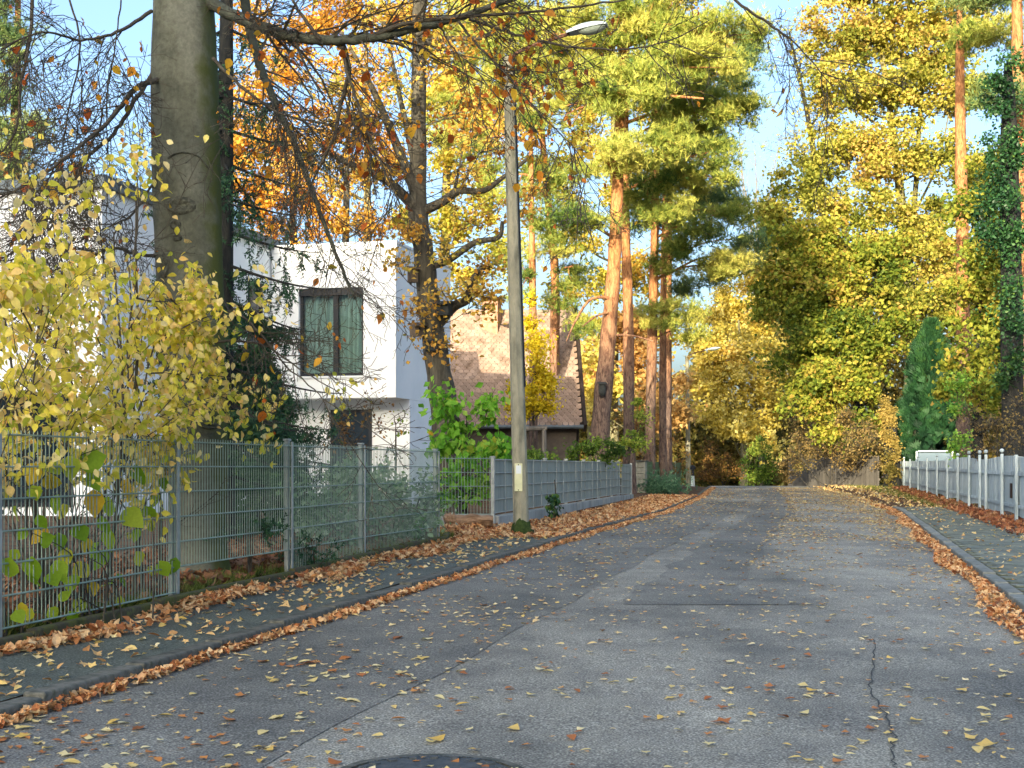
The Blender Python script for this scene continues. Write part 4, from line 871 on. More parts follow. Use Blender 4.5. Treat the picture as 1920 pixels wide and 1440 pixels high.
# slim conifer (arborvitae)
def conifer_column(u, Y, vtop, wpx, label, lm, n=5200):
    b = GP(u, Y); h = P(u, vtop, Y)[2]-b[2]; w_ = wpx/F*Y; root = thing('arborvitae', label, 'tree', b)
    mb = MB(); mb.tube([b-[0, 0, .1], b+[0, 0, h*.9]], [.12, .02], 7); mb.build('trunk', M['dark_bark'], root)
    nc = 190; ci = R.integers(0, nc, n); ct, ca, cr = R.random(nc)**.8, R.random(nc)*2*math.pi, .78+.36*R.random(nc)   # upright plumes
    t = np.clip(ct[ci]+.045*R.normal(size=n)+.03*np.abs(R.normal(size=n)), 0, 1.02); prof = np.interp(t, [0, .1, .35, .7, .9, 1], [.75, .95, 1, .72, .38, .05]); a = ca[ci]+.13*R.normal(size=n); lob = cr[ci]*(1+.1*np.sin(a*3-t*17))
    rr_ = w_*prof*lob*(.8+.22*R.random(n)); C = np.c_[b[0]+rr_*np.cos(a), b[1]+rr_*np.sin(a), b[2]+t*h]
    yd = np.c_[np.cos(a)*.35, np.sin(a)*.35, np.ones(n)*1.1]; CR = MB(); scatter(CR, t_spray(11, 3), C, .38*(.6+.7*R.random(n)), frames(n, .2, ydir=yd, spread=.3), .4+.3*np.sin(a*5+t*9)*.5+.15*R.normal(size=n)+.25*(t-.5)); CR.build('crown', lm, root, kind='stuff')
def t_fan(k=7):
    V = []; f = []
    for i in range(k):
        a = (i/(k-1)-.5)*1.3; d = np.array([math.sin(a), math.cos(a), .12*math.cos(i*2)]); s = np.array([math.cos(a), -math.sin(a), 0])*.07
        V += [[0, 0, 0], list(d*.6-s), list(d*(1-.2*abs(a))), list(d*.6+s)]; f.append([4*i, 4*i+1, 4*i+2, 4*i+3])
    return np.array(V), [np.array(f)]
lmThuja = leaf_mat('thuja_spray', ['#122c1c', '#1e4226', '#30562e', '#4e7238'], .15)
_ts = t_spray; t_spray_old = t_spray
t_spray = lambda k=11, s=0: t_fan(6)
conifer_column(1745, 59.5, 618, 58, 'slim dark green arborvitae column behind the board fence', lmThuja, 7000)
t_spray = _ts

# --- far trees at the end of the road
fk = dict(lm=leaf_mat('far_leaf', ['#a8963c', '#cdb850', '#dfcf66', '#e8dc86', '#d6b458'], .45), bark='grey_bark', dens=2.0, clump=.8, flat=.7, nleaf=170, size=.25, twig=1, lift=.6, group='yellow trees at the road end')
tree('far_tree', 'bright yellow tree glowing beyond the road crest', 'tree', [(1395, 0, 92), (1395, 800, 92), (1390, 700, 92), (1385, 600, 92)], [.25, .22, .16, .06],
     [(1340, 740, 90, 45, 50), (1390, 690, 90, 55, 45), (1430, 760, 90, 40, 50), (1370, 800, 89, 55, 40), (1420, 830, 89, 45, 30), (1330, 680, 91, 40, 45), (1350, 640, 91, 50, 40), (1440, 690, 90, 40, 45), (1300, 720, 91, 25, 50)], **fk)
tree('far_tree', 'paler yellow green tree rising behind the bright yellow one', 'tree', [(1430, 0, 105), (1428, 700, 105), (1425, 560, 105), (1420, 500, 105)], [.3, .25, .16, .06],
     [(1400, 610, 104, 60, 40), (1450, 560, 104, 45, 40), (1380, 560, 104, 45, 36), (1440, 620, 104, 50, 40), (1410, 510, 104, 45, 30), (1350, 600, 104, 40, 30)], **fk)
fo = dict(fk); fo['lm'] = leaf_mat('rust_leaf', ['#8a6234', '#b88a4a', '#d0a864', '#dcc080'], .4)
tree('far_tree', 'rusty orange undergrowth tree behind the pine stems', 'tree', [(1205, 0, 70), (1205, 800, 70), (1208, 700, 70)], [.12, .1, .05], [(1120, 680, 69, 30, 50), (1200, 690, 69, 40, 60), (1220, 780, 68, 40, 50), (1160, 640, 70, 35, 40), (1265, 760, 69, 25, 70), (1100, 740, 69, 30, 50), (1190, 620, 70, 40, 40)], **fo)
tree('far_tree', 'yellow leaved tree between the tiled house and the leaning pine', 'tree', [(1105, 0, 62), (1105, 800, 62), (1104, 720, 62)], [.1, .08, .04], [(1100, 700, 61, 24, 40), (1108, 760, 61, 26, 40), (1145, 720, 62, 20, 50)], **fk)
# birch with bare white limbs
bt = thing('birch_tree', 'bare white limbed birch above the road end', 'tree', GP(1440, 120)); T = MB(); tw = MB(); tips = []
stem = smooth_line([GP(1440, 120), P(1432, 640, 120), P(1425, 520, 120), P(1410, 440, 120)], 14); T.tube(stem, np.linspace(.2, .09, 14), 7)
CB = dict(seg=[7, 5, 4], wob=[.08, .16, .2], trop=[.05, .02, 0], n=[7, 5, 0], ang=[.45, .6, .6], len=[.4, .45, .4], rr=[.45, .5, .5], tap=.3, sides=[6, 4, 3], rmin=.012)
for (u0, v0, u1, v1, r_) in [(1418, 480, 1400, 300, .09), (1420, 470, 1428, 240, .1), (1422, 460, 1450, 270, .09), (1425, 520, 1370, 420, .07), (1428, 560, 1400, 470, .07), (1426, 500, 1465, 360, .08), (1420, 440, 1416, 280, .08), (1432, 600, 1385, 540, .06)]:
    a, b = P(u0, v0, 120), P(u1, v1, 120+R.normal()*1.5); grow(T, a, b-a, np.linalg.norm(b-a), r_, 0, CB, tips)
T.build('trunk', M['birch_bark'], bt, smooth=True)
# far wood that closes the view
def wood_mass(name, label, spans, lm, dens=.5):
    C = []; a = []
    for (u0, u1, v0, v1, Y, n) in spans:
        u = u0+(u1-u0)*R.random(n); v = v0+(v1-v0)*R.random(n)**.8; YY = Y+R.normal(size=n)*3; bump = 40*np.sin(u*.05)+25*np.sin(u*.13+1)
        v = np.where(v < v0+60, v+np.maximum(0, bump), v)
        C.append(np.c_[(u-960)/F*YY, YY, CAMZ+(HZ-v)/F*YY]); a.append(.5+.25*np.sin(u*.09)*np.sin(v*.07+1)+.18*R.normal(size=n))
    C = np.vstack(C); a = np.concatenate(a); mb = MB(); scatter(mb, TD, C, .42*(.6+.8*R.random(len(C))), frames(len(C), .5), a); o = mb.build(name, lm, kind='stuff'); o['label'] = label; return o
lmWood = leaf_mat('far_wood_leaf', ['#39401f', '#5c5a2a', '#8a7a36', '#a88f48'], .35)
wood_mass('far_woods', 'hazy mixed wood closing the view behind the street trees', [(1450, 2150, 430, 930, 100, 36000), (1290, 1500, 740, 930, 112, 12000), (960, 1320, 720, 930, 100, 20000)], lmWood)
wood_mass('far_woods', 'brown wood showing between the garden trees and houses', [(-700, 960, 760, 930, 90, 20000)], leaf_mat('far_wood_brown', ['#3f3a20', '#6a5a30', '#94803f'], .35))
# sunlit trees filling the sky behind the oak and the pines
gk = dict(bark='grey_bark', dens=2.2, clump=.75, flat=.7, nleaf=105, size=.2, twig=2, lift=.6, group='golden trees beyond the gardens')
lmGY = leaf_mat('golden_green_leaf', ['#7d8a34', '#a8a83e', '#cbbf4c', '#dcc258', '#d6a648'], .45)
tree('golden_tree', 'tall golden green tree filling the sky beyond the oak crown', 'tree', [(830, 0, 64), (832, 600, 64), (838, 300, 64), (842, 0, 64)], [.3, .26, .18, .07],
     [(820, 60, 63, 70, 60), (900, 30, 63, 70, 60), (760, 30, 63, 60, 60), (880, 150, 63, 70, 60), (800, 190, 63, 60, 55), (930, 240, 63, 60, 60), (850, 290, 63, 65, 55), (900, 380, 62, 55, 50), (830, 420, 62, 55, 45), (940, 480, 62, 45, 50), (870, 510, 62, 50, 40), (960, 130, 63, 50, 60), (760, 420, 62, 45, 36)], lm=lmGY, **gk)
tree('golden_tree', 'amber tree spread behind the beech twigs over the flat roof', 'tree', [(690, 0, 66), (690, 600, 66), (688, 300, 66), (686, 0, 66)], [.28, .24, .16, .06],
     [(700, 40, 65, 60, 50), (640, 20, 65, 60, 50), (580, 60, 65, 60, 50), (700, 160, 65, 50, 50), (520, 110, 65, 50, 50), (620, 330, 65, 60, 50), (720, 300, 65, 50, 50), (540, 260, 65, 60, 50), (450, 200, 65, 50, 60), (700, 420, 65, 60, 36), (470, 40, 65, 50, 50)], lm=leaf_mat('amber_leaf', ['#a8742c', '#cc9638', '#deb04a', '#e4c664', '#c9b84e'], .45), **{**gk, 'dens': 1.7})
tree('golden_tree', 'yellow green tree showing between and above the pine stems', 'tree', [(1150, 0, 72), (1150, 600, 72), (1150, 350, 72), (1150, 60, 72)], [.3, .26, .18, .07],
     [(1040, 330, 71, 60, 60), (1100, 250, 71, 60, 60), (1080, 440, 71, 60, 50), (1180, 330, 71, 60, 60), (1060, 560, 71, 50, 45), (1130, 560, 71, 45, 50), (1200, 520, 71, 50, 50), (1140, 120, 71, 80, 70), (1260, 200, 71, 70, 60), (1280, 60, 71, 80, 60), (1020, 120, 71, 70, 70), (1230, 640, 71, 40, 40), (1350, 150, 71, 50, 50), (1290, 400, 71, 40, 50)], lm=lmGY, **gk)
# orange trees behind the white house
lmO = leaf_mat('orange_leaf', ['#b5761f', '#d99a2e', '#e6b544', '#ecca66'], .45)
ok = dict(lm=lmO, bark='oak_bark', dens=2.8, clump=.55, flat=.7, nleaf=150, size=.15, twig=5, lift=.6, group='orange trees behind the white house')
tree('orange_tree', 'glowing orange tree above the flat roof of the white house', 'tree', [(560, 0, 52), (560, 600, 52), (550, 440, 52), (545, 300, 52)], [.25, .2, .14, .05], [(520, 410, 51, 60, 50), (590, 400, 51, 50, 45), (470, 360, 51, 50, 50), (560, 330, 51, 60, 45), (630, 420, 51, 40, 30), (480, 260, 51.5, 60, 50), (440, 300, 51, 40, 60)], **ok)
tree('orange_tree', 'thinner gold tree seen through the beech twigs', 'tree', [(640, 0, 56), (645, 600, 56), (650, 350, 56), (655, 150, 56)], [.22, .2, .12, .05], [(600, 220, 55, 70, 60), (680, 260, 55, 60, 60), (640, 130, 55, 70, 60), (560, 120, 55, 60, 60), (700, 400, 55, 50, 40), (520, 180, 55, 50, 60), (460, 80, 55, 60, 50)], **{**ok, 'dens': 1.2, 'nleaf': 70})
tree('orange_tree', 'small yellow tree showing over the white house parapet', 'tree', [(150, 0, 50), (150, 500, 50), (150, 380, 50)], [.15, .12, .05], [(160, 330, 49, 40, 24), (210, 350, 49, 30, 20)], **{**ok, 'nleaf': 60})
# ------------------------------------------------------------------ oak with the bird boxes
lmOak = leaf_mat('oak_leaf', ['#9a6a2c', '#c4923c', '#dcb04a', '#e2c45c', '#b0a84a'], .4)
OY = 26
tree('oak_tree', 'dark crooked oak carrying bird boxes in front of the white house', 'tree',
     [(842, 0, OY), (836, 800, OY), (820, 680, OY), (803, 560, OY), (793, 460, OY), (784, 390, OY), (785, 200, OY), (786, 0, OY), (790, -180, OY)], [.30, .27, .23, .21, .19, .17, .14, .12, .08],
     [(700, 330, 25.5, 60, 40), (690, 230, 25, 60, 45), (720, 120, 25, 60, 50), (650, 180, 25.5, 50, 50), (860, 200, 25.5, 60, 50), (880, 310, 25.5, 60, 40), (900, 400, 25.5, 55, 36), (860, 460, 25.5, 50, 36), (880, 550, 25.5, 55, 32), (760, 430, 25.2, 40, 36), (770, 560, 25.2, 40, 50), (740, 500, 25.4, 30, 40), (920, 500, 25.8, 30, 40), (860, 100, 25.5, 70, 50), (700, 40, 25, 70, 40), (880, 20, 25.5, 70, 40), (940, 250, 25.5, 45, 60), (900, 560, 25.8, 40, 24), (1000, 380, 26, 40, 30), (820, 640, 25.5, 25, 40)],
     lm=lmOak, bark='oak_bark', dens=6.5, clump=.42, flat=.7, nleaf=60, size=.095, twig=9, lift=.45, limb_r=.12, sides=12, tint=.25, zt=.15,
     extra=[([(788, 400, OY), (760, 370, 25.8), (720, 335, 25.6), (640, 300, 25.3), (600, 270, 25)], .12, .035), ([(785, 375, OY), (755, 300, 25.8), (720, 215, 25.5), (690, 150, 25.2), (640, 60, 25)], .12, .03), ([(785, 340, OY), (765, 250, 26), (745, 160, 26), (720, 40, 26)], .09, .03),
            ([(795, 395, OY), (830, 378, 25.9), (860, 358, 25.8), (905, 358, 25.7), (940, 335, 25.6), (1000, 290, 25.5)], .10, .03), ([(803, 500, OY), (840, 488, 25.9), (890, 455, 25.8), (935, 445, 25.7), (942, 415, 25.7)], .085, .035), ([(822, 605, OY), (850, 575, 25.9), (878, 560, 25.8), (882, 530, 25.8), (905, 500, 25.7)], .12, .04),
            ([(787, 85, OY), (815, 75, 25.9), (860, 72, 25.8), (905, 70, 25.7), (935, 50, 25.6)], .07, .03), ([(850, 365, 25.8), (858, 330, 25.8), (868, 280, 25.8)], .04, .015)])

# ------------------------------------------------------------------ spruce behind the beech
sp = thing('spruce_tree', 'dark spruce with hanging branchlets behind the beech trunk', 'tree', GP(418, 17))
lmS = leaf_mat('spruce_needle', ['#1f3a2c', '#2d5038', '#3e6640', '#5a7c4a'], .12)
T = MB(); CR = MB(); stem = smooth_line([GP(418, 17), P(416, 700, 17), P(420, 400, 17), P(424, 100, 17), P(426, -200, 17)], 20); T.tube(stem, np.linspace(.17, .06, 20), 8)
Cs, Ds = [], []
for i in range(64):
    v = 60+810*(i/63)**.9; base = stem[np.argmin(np.abs(stem[:, 2]-P(418, v, 17)[2]))]
    az = R.random()*2*math.pi; L = (1.0+.75*(i/63))*(.7+.5*R.random())
    if math.cos(az) < 0: L *= .5
    dx = np.array([math.cos(az), math.sin(az)*.8, 0]); tvals = np.linspace(0, 1, 9)
    pts = base+dx*L*tvals[:, None]+np.array([0, 0, 1.])*((-.35*tvals+.12*tvals**3)*L)[:, None]
    T.tube(pts, np.linspace(.022, .005, 9), 4)
    sparse = .4 if v < 480 else 1.
    for t_ in np.linspace(.2, 1, int(12*L)):
        q = pts[0]+(pts[-1]-pts[0])*t_; q = np.array([np.interp(t_, tvals, pts[:, k]) for k in range(3)])
        for s_ in range(2 if sparse == 1 else 1):
            hl = (.18+.3*R.random())*(1 if sparse < 1 else .7); sd = unit(np.array([R.normal()*.35, R.normal()*.35, -1.]) if R.random() < .75 else np.array([R.normal(), R.normal(), -.3]))
            e_ = q+sd*hl; T.tube([q, (q+e_)/2+R.normal(size=3)*.01, e_], [.004, .003, .002], 3)
            m_ = max(3, int(hl/.07*(1.5 if sparse == 1 else 1.0)))
            for k in range(m_):
                Cs.append(q+(e_-q)*(k+R.random())/m_); Ds.append(sd)
Cs, Ds = np.array(Cs), np.array(Ds); _u = 960+F*Cs[:, 0]/Cs[:, 1]; _v = HZ-F*(Cs[:, 2]-CAMZ)/Cs[:, 1]; _k = ~((_u > 535+40*R.random(len(_u))) & (_v > 500) & (_v < 760)); Cs, Ds = Cs[_k], Ds[_k]; scatter(CR, t_spray(9, 5), Cs, .17*(.7+.5*R.random(len(Cs))), frames(len(Cs), .3, ydir=Ds*1.2, spread=.42), .4+.22*R.normal(size=len(Cs)))
T.build('trunk', M['dark_bark'], sp, smooth=True); CR.build('crown', lmS, sp, kind='stuff')
# low young spruce at its foot
ys = thing('young_spruce', 'low dense young spruce between the beech and the white house', 'tree', GP(478, 19))
T = MB(); CR = MB(); b = GP(478, 19); T.tube([b, P(478, 660, 19)], [.07, .01], 6); n = 5200
t_ = R.random(n); a = R.random(n)*2*math.pi; rr_ = (105/F*19)*(1-t_)**.8*(.35+.65*R.random(n)**.5)*(1+.2*np.sin(a*4+t_*20)); h = P(478, 660, 19)[2]-b[2]
C = np.c_[b[0]+rr_*np.cos(a), b[1]+rr_*np.sin(a)*.8, b[2]+.05+t_*h-.25*rr_]; yd = np.c_[np.cos(a), np.sin(a), np.full(n, -.15)]
scatter(CR, t_spray(9, 8), C, .2*(.7+.6*R.random(n)), frames(n, .4, ydir=yd, spread=.35), .5+.22*R.normal(size=n)); T.build('trunk', M['dark_bark'], ys); CR.build('crown', leaf_mat('young_spruce_needle', ['#1d3a26', '#2f5634', '#466e40', '#62864a'], .15), ys, kind='stuff')

# ------------------------------------------------------------------ the big beech
BY = 13.0
be = thing('beech_tree', 'massive smooth grey beech trunk with long sparse branches behind the mesh fence', 'tree', GP(370, BY))
tp = smooth_line([GP(372, BY)-[0, 0, .15], P(370, 1000, BY), P(369, 830, BY), P(360, 620, BY), P(352, 420, BY), P(347, 220, BY), P(345, 0, BY), P(345, -300, BY), P(350, -800, BY), P(360, -1300, BY)], 90)
rb = np.interp(np.linspace(0, 1, 90), [0, .03, .08, .12, .25, .38, .5, .6, .8, 1], [.40, .31, .27, .26, .285, .305, .315, .31, .22, .1])
n = 40; V = []
for i, (q, r_) in enumerate(zip(tp, rb)):
    th = np.arange(n)*2*math.pi/n
    k = 1+.018*np.sin(3*th+i*.06)+.014*np.sin(5*th-i*.11)+.006*R.normal(size=n)+(.10*np.maximum(0, np.sin(5*th+1))*max(0, 1-i/5))
    V.append(np.c_[q[0]+r_*k*np.cos(th), q[1]+r_*k*np.sin(th), np.full(n, q[2])])
V = np.vstack(V); i = np.arange(89)[:, None]*n; j = np.arange(n)[None]; mb = MB(); mb.add(V, [np.stack([i+j, i+(j+1) % n, i+n+(j+1) % n, i+n+j], -1).reshape(-1, 4)], .5)
trunk = mb.build('trunk', M['beech_bark'], be, smooth=True)
def scar(u, v, wu, wv, name='bark_scar'):
    """an eye shaped scar: a raised lip around a sunken core, laid onto the trunk's front"""
    q = P(u, v, BY); i = np.argmin(np.abs(tp[:, 2]-q[2])); c = tp[i]; r_ = rb[i]; mb = MB(); m_ = 18; V = []
    for rr_, lift_ in ((1.25, -.006), (1.0, .012), (.72, .016), (.45, .004), (.12, -.002)):
        for k in range(m_):
            a = k*2*math.pi/m_; dx = math.cos(a)*rr_*wu/F*BY*(1+.1*R.normal()); dz = math.sin(a)*rr_*wv/F*BY*(1+.1*R.normal())
            x = q[0]+dx-c[0]; x = np.clip(x, -r_*.97, r_*.97); y = -math.sqrt(r_*r_-x*x)*1.0; V.append([c[0]+x, c[1]+y-lift_-.004, q[2]+dz])
    i_ = np.arange(4)[:, None]*m_; j_ = np.arange(m_)[None]; mb.add(V, [np.stack([i_+j_, i_+(j_+1) % m_, i_+m_+(j_+1) % m_, i_+m_+j_], -1).reshape(-1, 4)], .5); mb.build(name, M['scar'], trunk, smooth=True)
scar(352, 397, 24, 13); scar(343, 432, 9, 8); scar(347, 455, 8, 6); scar(405, 800, 12, 5); scar(318, 505, 12, 18)
for arcs in ([(330, 310), (345, 302), (365, 300), (385, 306), (400, 325)],):
    mb = MB(); pts = []
    for (u, v) in arcs:
        q = P(u, v, BY); i = np.argmin(np.abs(tp[:, 2]-q[2])); x = q[0]-tp[i, 0]; pts.append([q[0], tp[i, 1]-math.sqrt(max(.001, rb[i]**2-x*x))-.004, q[2]])
    mb.tube(smooth_line(pts, 16), .008, 6); mb.build('bark_ridge', M['scar'], trunk)
# limbs: pixel polylines at assumed depths round the trunk
LIMBS = [([(395, 5, 12.9), (430, 25, 12.7), (480, 46, 12.5), (545, 68, 12.2), (620, 76, 12), (690, 72, 11.8), (760, 58, 11.6), (850, 36, 11.5), (920, 12, 11.4), (1010, -20, 11.3)], .062, .022),
         ([(690, 72, 11.8), (760, 44, 11.5), (840, 34, 11.3), (900, 30, 11.2), (980, 24, 11.1), (1100, 10, 11), (1200, -5, 10.9)], .022, .006),
         ([(880, 35, 11.3), (960, 62, 11.2), (1040, 84, 11.1), (1110, 92, 11), (1180, 92, 10.9), (1250, 78, 10.8), (1330, 40, 10.7)], .013, .004),
         ([(860, 40, 11.4), (905, 95, 11.3), (950, 140, 11.2), (1000, 200, 11.1), (1060, 260, 11), (1110, 320, 10.9)], .012, .003),
         ([(820, 45, 11.5), (850, 90, 11.4), (890, 130, 11.3), (930, 180, 11.2), (958, 215, 11.2)], .009, .003),
         ([(455, -20, 14), (470, 60, 14), (490, 130, 14), (520, 200, 13.9), (550, 265, 13.8), (575, 330, 13.7), (600, 400, 13.6), (640, 500, 13.5), (665, 560, 13.4)], .05, .012),
         ([(640, 75, 12), (655, 130, 12), (640, 190, 12.1), (625, 260, 12.1), (590, 330, 12.2), (560, 400, 12.3)], .025, .008),
         ([(640, 76, 12), (650, 130, 11.9), (670, 190, 11.8), (690, 250, 11.7), (720, 320, 11.6), (750, 380, 11.5)], .018, .005),
         ([(600, 75, 12), (560, 20, 12), (530, -40, 12)], .02, .01), ([(400, 110, 12.8), (450, 160, 12.6), (520, 210, 12.4), (600, 230, 12.2), (700, 260, 12)], .018, .004),
         ([(300, 150, 12.8), (262, 160, 12.4), (225, 200, 12), (190, 240, 11.7), (130, 290, 11.4), (60, 340, 11.2), (-20, 380, 11)], .045, .010),
         ([(290, 130, 12.9), (240, 210, 12.6), (205, 260, 12.4), (160, 300, 12.2), (110, 370, 12), (60, 440, 11.9), (10, 520, 11.8)], .035, .010),
         ([(290, 480, 12.9), (250, 475, 12.5), (220, 465, 12.2), (185, 475, 12), (150, 510, 11.8), (90, 560, 11.6), (20, 600, 11.5)], .03, .008),
         ([(285, 20, 12.8), (220, 60, 12.3), (150, 75, 12), (80, 60, 11.7), (0, 90, 11.5)], .03, .008), ([(60, -30, 13), (58, 60, 13), (40, 150, 13), (30, 240, 13), (0, 290, 12.9)], .03, .012),
         ([(295, 330, 12.8), (250, 400, 12.4), (215, 420, 12.2), (150, 450, 12), (60, 500, 11.8)], .02, .006), ([(405, 640, 12.8), (450, 640, 12.4), (500, 650, 12.1), (560, 690, 11.9), (640, 740, 11.7)], .014, .004),
         ([(410, 600, 12.8), (450, 590, 12.3), (500, 640, 12), (540, 690, 11.8), (600, 740, 11.6), (625, 800, 11.5)], .012, .003),
         ([(1330, -40, 12), (1390, 10, 12), (1450, 50, 12), (1500, 90, 12), (1560, 160, 12)], .016, .004), ([(120, -30, 12), (150, 80, 12), (130, 200, 12), (110, 330, 12), (95, 420, 12)], .016, .006), ([(230, -20, 12.2), (215, 90, 12.2), (200, 170, 12.2), (180, 260, 12.2)], .012, .004)]
LIMBS = [(p_, a_*(.62 if p_[0][0] < 320 else 1), b_*(.7 if p_[0][0] < 320 else 1)) for p_, a_, b_ in LIMBS]
CBE = dict(seg=[4, 3, 3], wob=[.16, .22, .26], trop=[-.05, -.06, -.04], n=[6, 4, 0], ang=[.75, .8, .8], len=[.5, .5, .5], rr=[.55, .6, .6], tap=.35, sides=[4, 3, 3], rmin=.0026)
M['limb_bark'] = noise_mat('limb_bark', ['#33372f', '#4a4e42', '#5c5f50'], 8., 7., .9, .4)
TWG = MB(); tips = []
for pl_, r0, r1 in LIMBS:
    pts = smooth_line([P(*q) for q in pl_], len(pl_)*5); mb = MB(); mb.tube(pts+R.normal(size=pts.shape)*.004, np.linspace(r0, r1, len(pts)), 8 if r0 > .03 else 6)
    mb.build('branch', M['limb_bark'] if r0 > .03 else M['twig'], be, smooth=True)
    Lg = np.linalg.norm(np.diff(pts, axis=0), axis=1).sum()
    for k in range(int(Lg*(3 if pl_[0][1] > 560 else 5 if pl_[0][0] > 650 else 10))+3):
        i = R.integers(len(pts)//5, len(pts)-1); d = unit(pts[i+1]-pts[i]); s = unit(np.cross(d, R.normal(size=3))); dd = d*.7+s*.7+np.array([0, 0, -.18]); pu = 960+F*pts[i, 0]/pts[i, 1]; pv = HZ-F*(pts[i, 2]-CAMZ)/pts[i, 1]
        if 1010 < pu < 1170 and pv < 130: continue
        grow(TWG, pts[i], dd, .35+.75*R.random(), max(.005, np.interp(i, [0, len(pts)], [r0, r1])*.28), 0, CBE, tips)
TWG.build('twig_spray', M['twig'], be, kind='stuff')
# leaves still on the beech: each a part
lm_be = leaf_mat('beech_leaf', ['#a5521f', '#c2672a', '#d98a2c', '#d9a52e', '#c9b23a', '#b5652e'], .45, use='obj')
bl = [tmesh('beech_leaf', t_oval(.2, .12, .34), lm_be), tmesh('beech_leaf', t_oval(.3, .1, .4), lm_be)]
tp_ = np.array([t[0] for t in tips]); uu = 960+F*tp_[:, 0]/tp_[:, 1]; vv = HZ-F*(tp_[:, 2]-CAMZ)/tp_[:, 1]
wgt = .35+2.2*np.exp(-((uu-700)/70)**2-((vv-230)/90)**2)+3*np.exp(-((uu-970)/110)**2-((vv-150)/110)**2)+1.5*np.exp(-((uu-850)/90)**2-((vv-40)/50)**2)+1.0*np.exp(-((uu-450)/90)**2-((vv-110)/50)**2)
wgt *= (uu > -20) & (uu < 1500) & (vv > -30) & (vv < 830); wgt[uu < 300] *= .6
idx = R.choice(len(tp_), 285, replace=False, p=wgt/wgt.sum()); Fr = frames(285, .1, droop=1., spread=.7); Fr2 = frames(285, .1, droop=1.2, spread=.5)
for k, i in enumerate(idx):
    s = .066+.04*R.random(); inst(bl[k % 2], 'leaf', be, tp_[i], Fr[k], s)
# extra joined remainder: small leaves of the finer twigs
rest = MB(); n = 700; ii = R.choice(len(tp_), n, p=wgt/wgt.sum()); scatter(rest, t_oval(.2, .12, .34), tp_[ii], .035+.03*R.random(n), frames(n, .1, droop=1., spread=.7), R.random(n)); rest.build('small_leaf', leaf_mat('beech_small_leaf', ['#a5521f', '#c2672a', '#d98a2c', '#d9a52e', '#c9b23a'], .45), be, kind='stuff')

# ------------------------------------------------------------------ yellow shrub by the fence
sh = thing('yellow_shrub', 'bushy yellow leaved shrub pushing through the mesh fence in front of the beech', 'shrub', GP(150, 10))
ST = MB(); tips = []
YF = lambda u: 8.5+2.56*np.clip(u, -80, 560)/330      # depth of the mesh fence seen at image column u
CSH = dict(seg=[9, 6, 4], wob=[.09, .16, .2], trop=[.0, -.03, -.05], n=[8, 6, 0], ang=[.55, .7, .7], len=[.42, .42, .4], rr=[.5, .55, .5], tap=.35, sides=[6, 4, 3], rmin=.0014)
for k in range(15):
    u = -60+25*k+10*R.normal(); Y = YF(u)+.25+.35*R.random(); b = GP(u, Y); ut = u+R.normal()*60+(20 if u < 250 else 50); top = P(ut, 560-260*R.random()*(1 if 100 < u < 330 else .6), max(Y, YF(ut)+.25)+.2*R.random()); d = top-b
    grow(ST, b-[0, 0, .1], d+[R.normal()*.1, 0, .3], np.linalg.norm(d)*1.02, .012+.008*R.random(), 0, CSH, tips)
for (u0, v0, u1, v1, Y) in [(300, 640, 440, 560, 10.2), (280, 700, 450, 700, 10.3), (320, 560, 420, 640, 10.1), (260, 560, 400, 600, 10), (330, 700, 520, 790, 10.4), (250, 480, 300, 280, 10.2), (120, 500, 60, 320, 9.6), (200, 520, 150, 320, 9.8), (250, 800, 330, 880, 9.6), (60, 620, 0, 480, 9.4)]:
    a, b = P(u0, v0, YF(u0)+.3), P(u1, v1, YF(u1)+.1); grow(ST, a, b-a, np.linalg.norm(b-a)*1.1, .007, 0, CSH, tips)
ST.build('stem', M['twig'], sh, smooth=True)
tp_ = np.array([t[0] for t in tips]); uu = 960+F*tp_[:, 0]/tp_[:, 1]; vv = HZ-F*(tp_[:, 2]-CAMZ)/tp_[:, 1]
wg = ((uu > -40) & (uu < 560) & (vv > 230) & (vv < 900)).astype(float)*np.where(vv < 480, .1, 1.)*np.where(uu > 420, .25, 1.)
n = 5200; ii = R.choice(len(tp_), n, p=wg/wg.sum()); C = tp_[ii]+R.normal(size=(n, 3))*.035
# clusters hanging over the trunk and the fence, as in the picture
ex = []
for (u, v, ru, rv, Y, m_) in [(365, 600, 60, 50, 10.2, 110), (330, 680, 60, 50, 10.1, 150), (320, 740, 35, 30, 10, 90), (360, 560, 60, 40, 10.2, 60), (280, 860, 40, 50, 9.6, 110), (260, 940, 50, 45, 9.3, 90), (100, 560, 110, 70, 9.4, 160), (80, 700, 90, 80, 9.4, 150), (200, 620, 90, 80, 9.8, 170), (210, 770, 90, 60, 9.7, 170), (60, 440, 80, 60, 9.6, 70), (190, 340, 70, 40, 9.9, 50), (250, 280, 40, 40, 10, 50), (470, 780, 60, 60, 10.3, 24), (400, 720, 50, 50, 10.2, 40), (640, 730, 40, 40, 12, 26)]:
    q = np.c_[u+ru*R.normal(size=m_)*.6, v+rv*R.normal(size=m_)*.6, (YF(u) if u < 600 else Y)+.22+.12*R.normal(size=m_)]; ex.append(np.array([P(*a) for a in q]))
C = np.vstack([C]+ex); n = len(C)
lm_y = leaf_mat('shrub_leaf', ['#b4c044', '#dcd24c', '#f4e25a', '#fbea7c', '#fbeaa8', '#f0c468'], .45); lm_yo = leaf_mat('shrub_leaf_single', ['#b4c044', '#dcd24c', '#f4e25a', '#fbea7c', '#fbeaa8', '#f0c468'], .45, use='obj')
Sz = .064*(.65+.65*R.random(n)); Fr = frames(n, .25, droop=1., spread=.75); big = np.argsort(-Sz*F/C[:, 1]*((C[:, 0]/C[:, 1]*F+960) > -10))[:240]
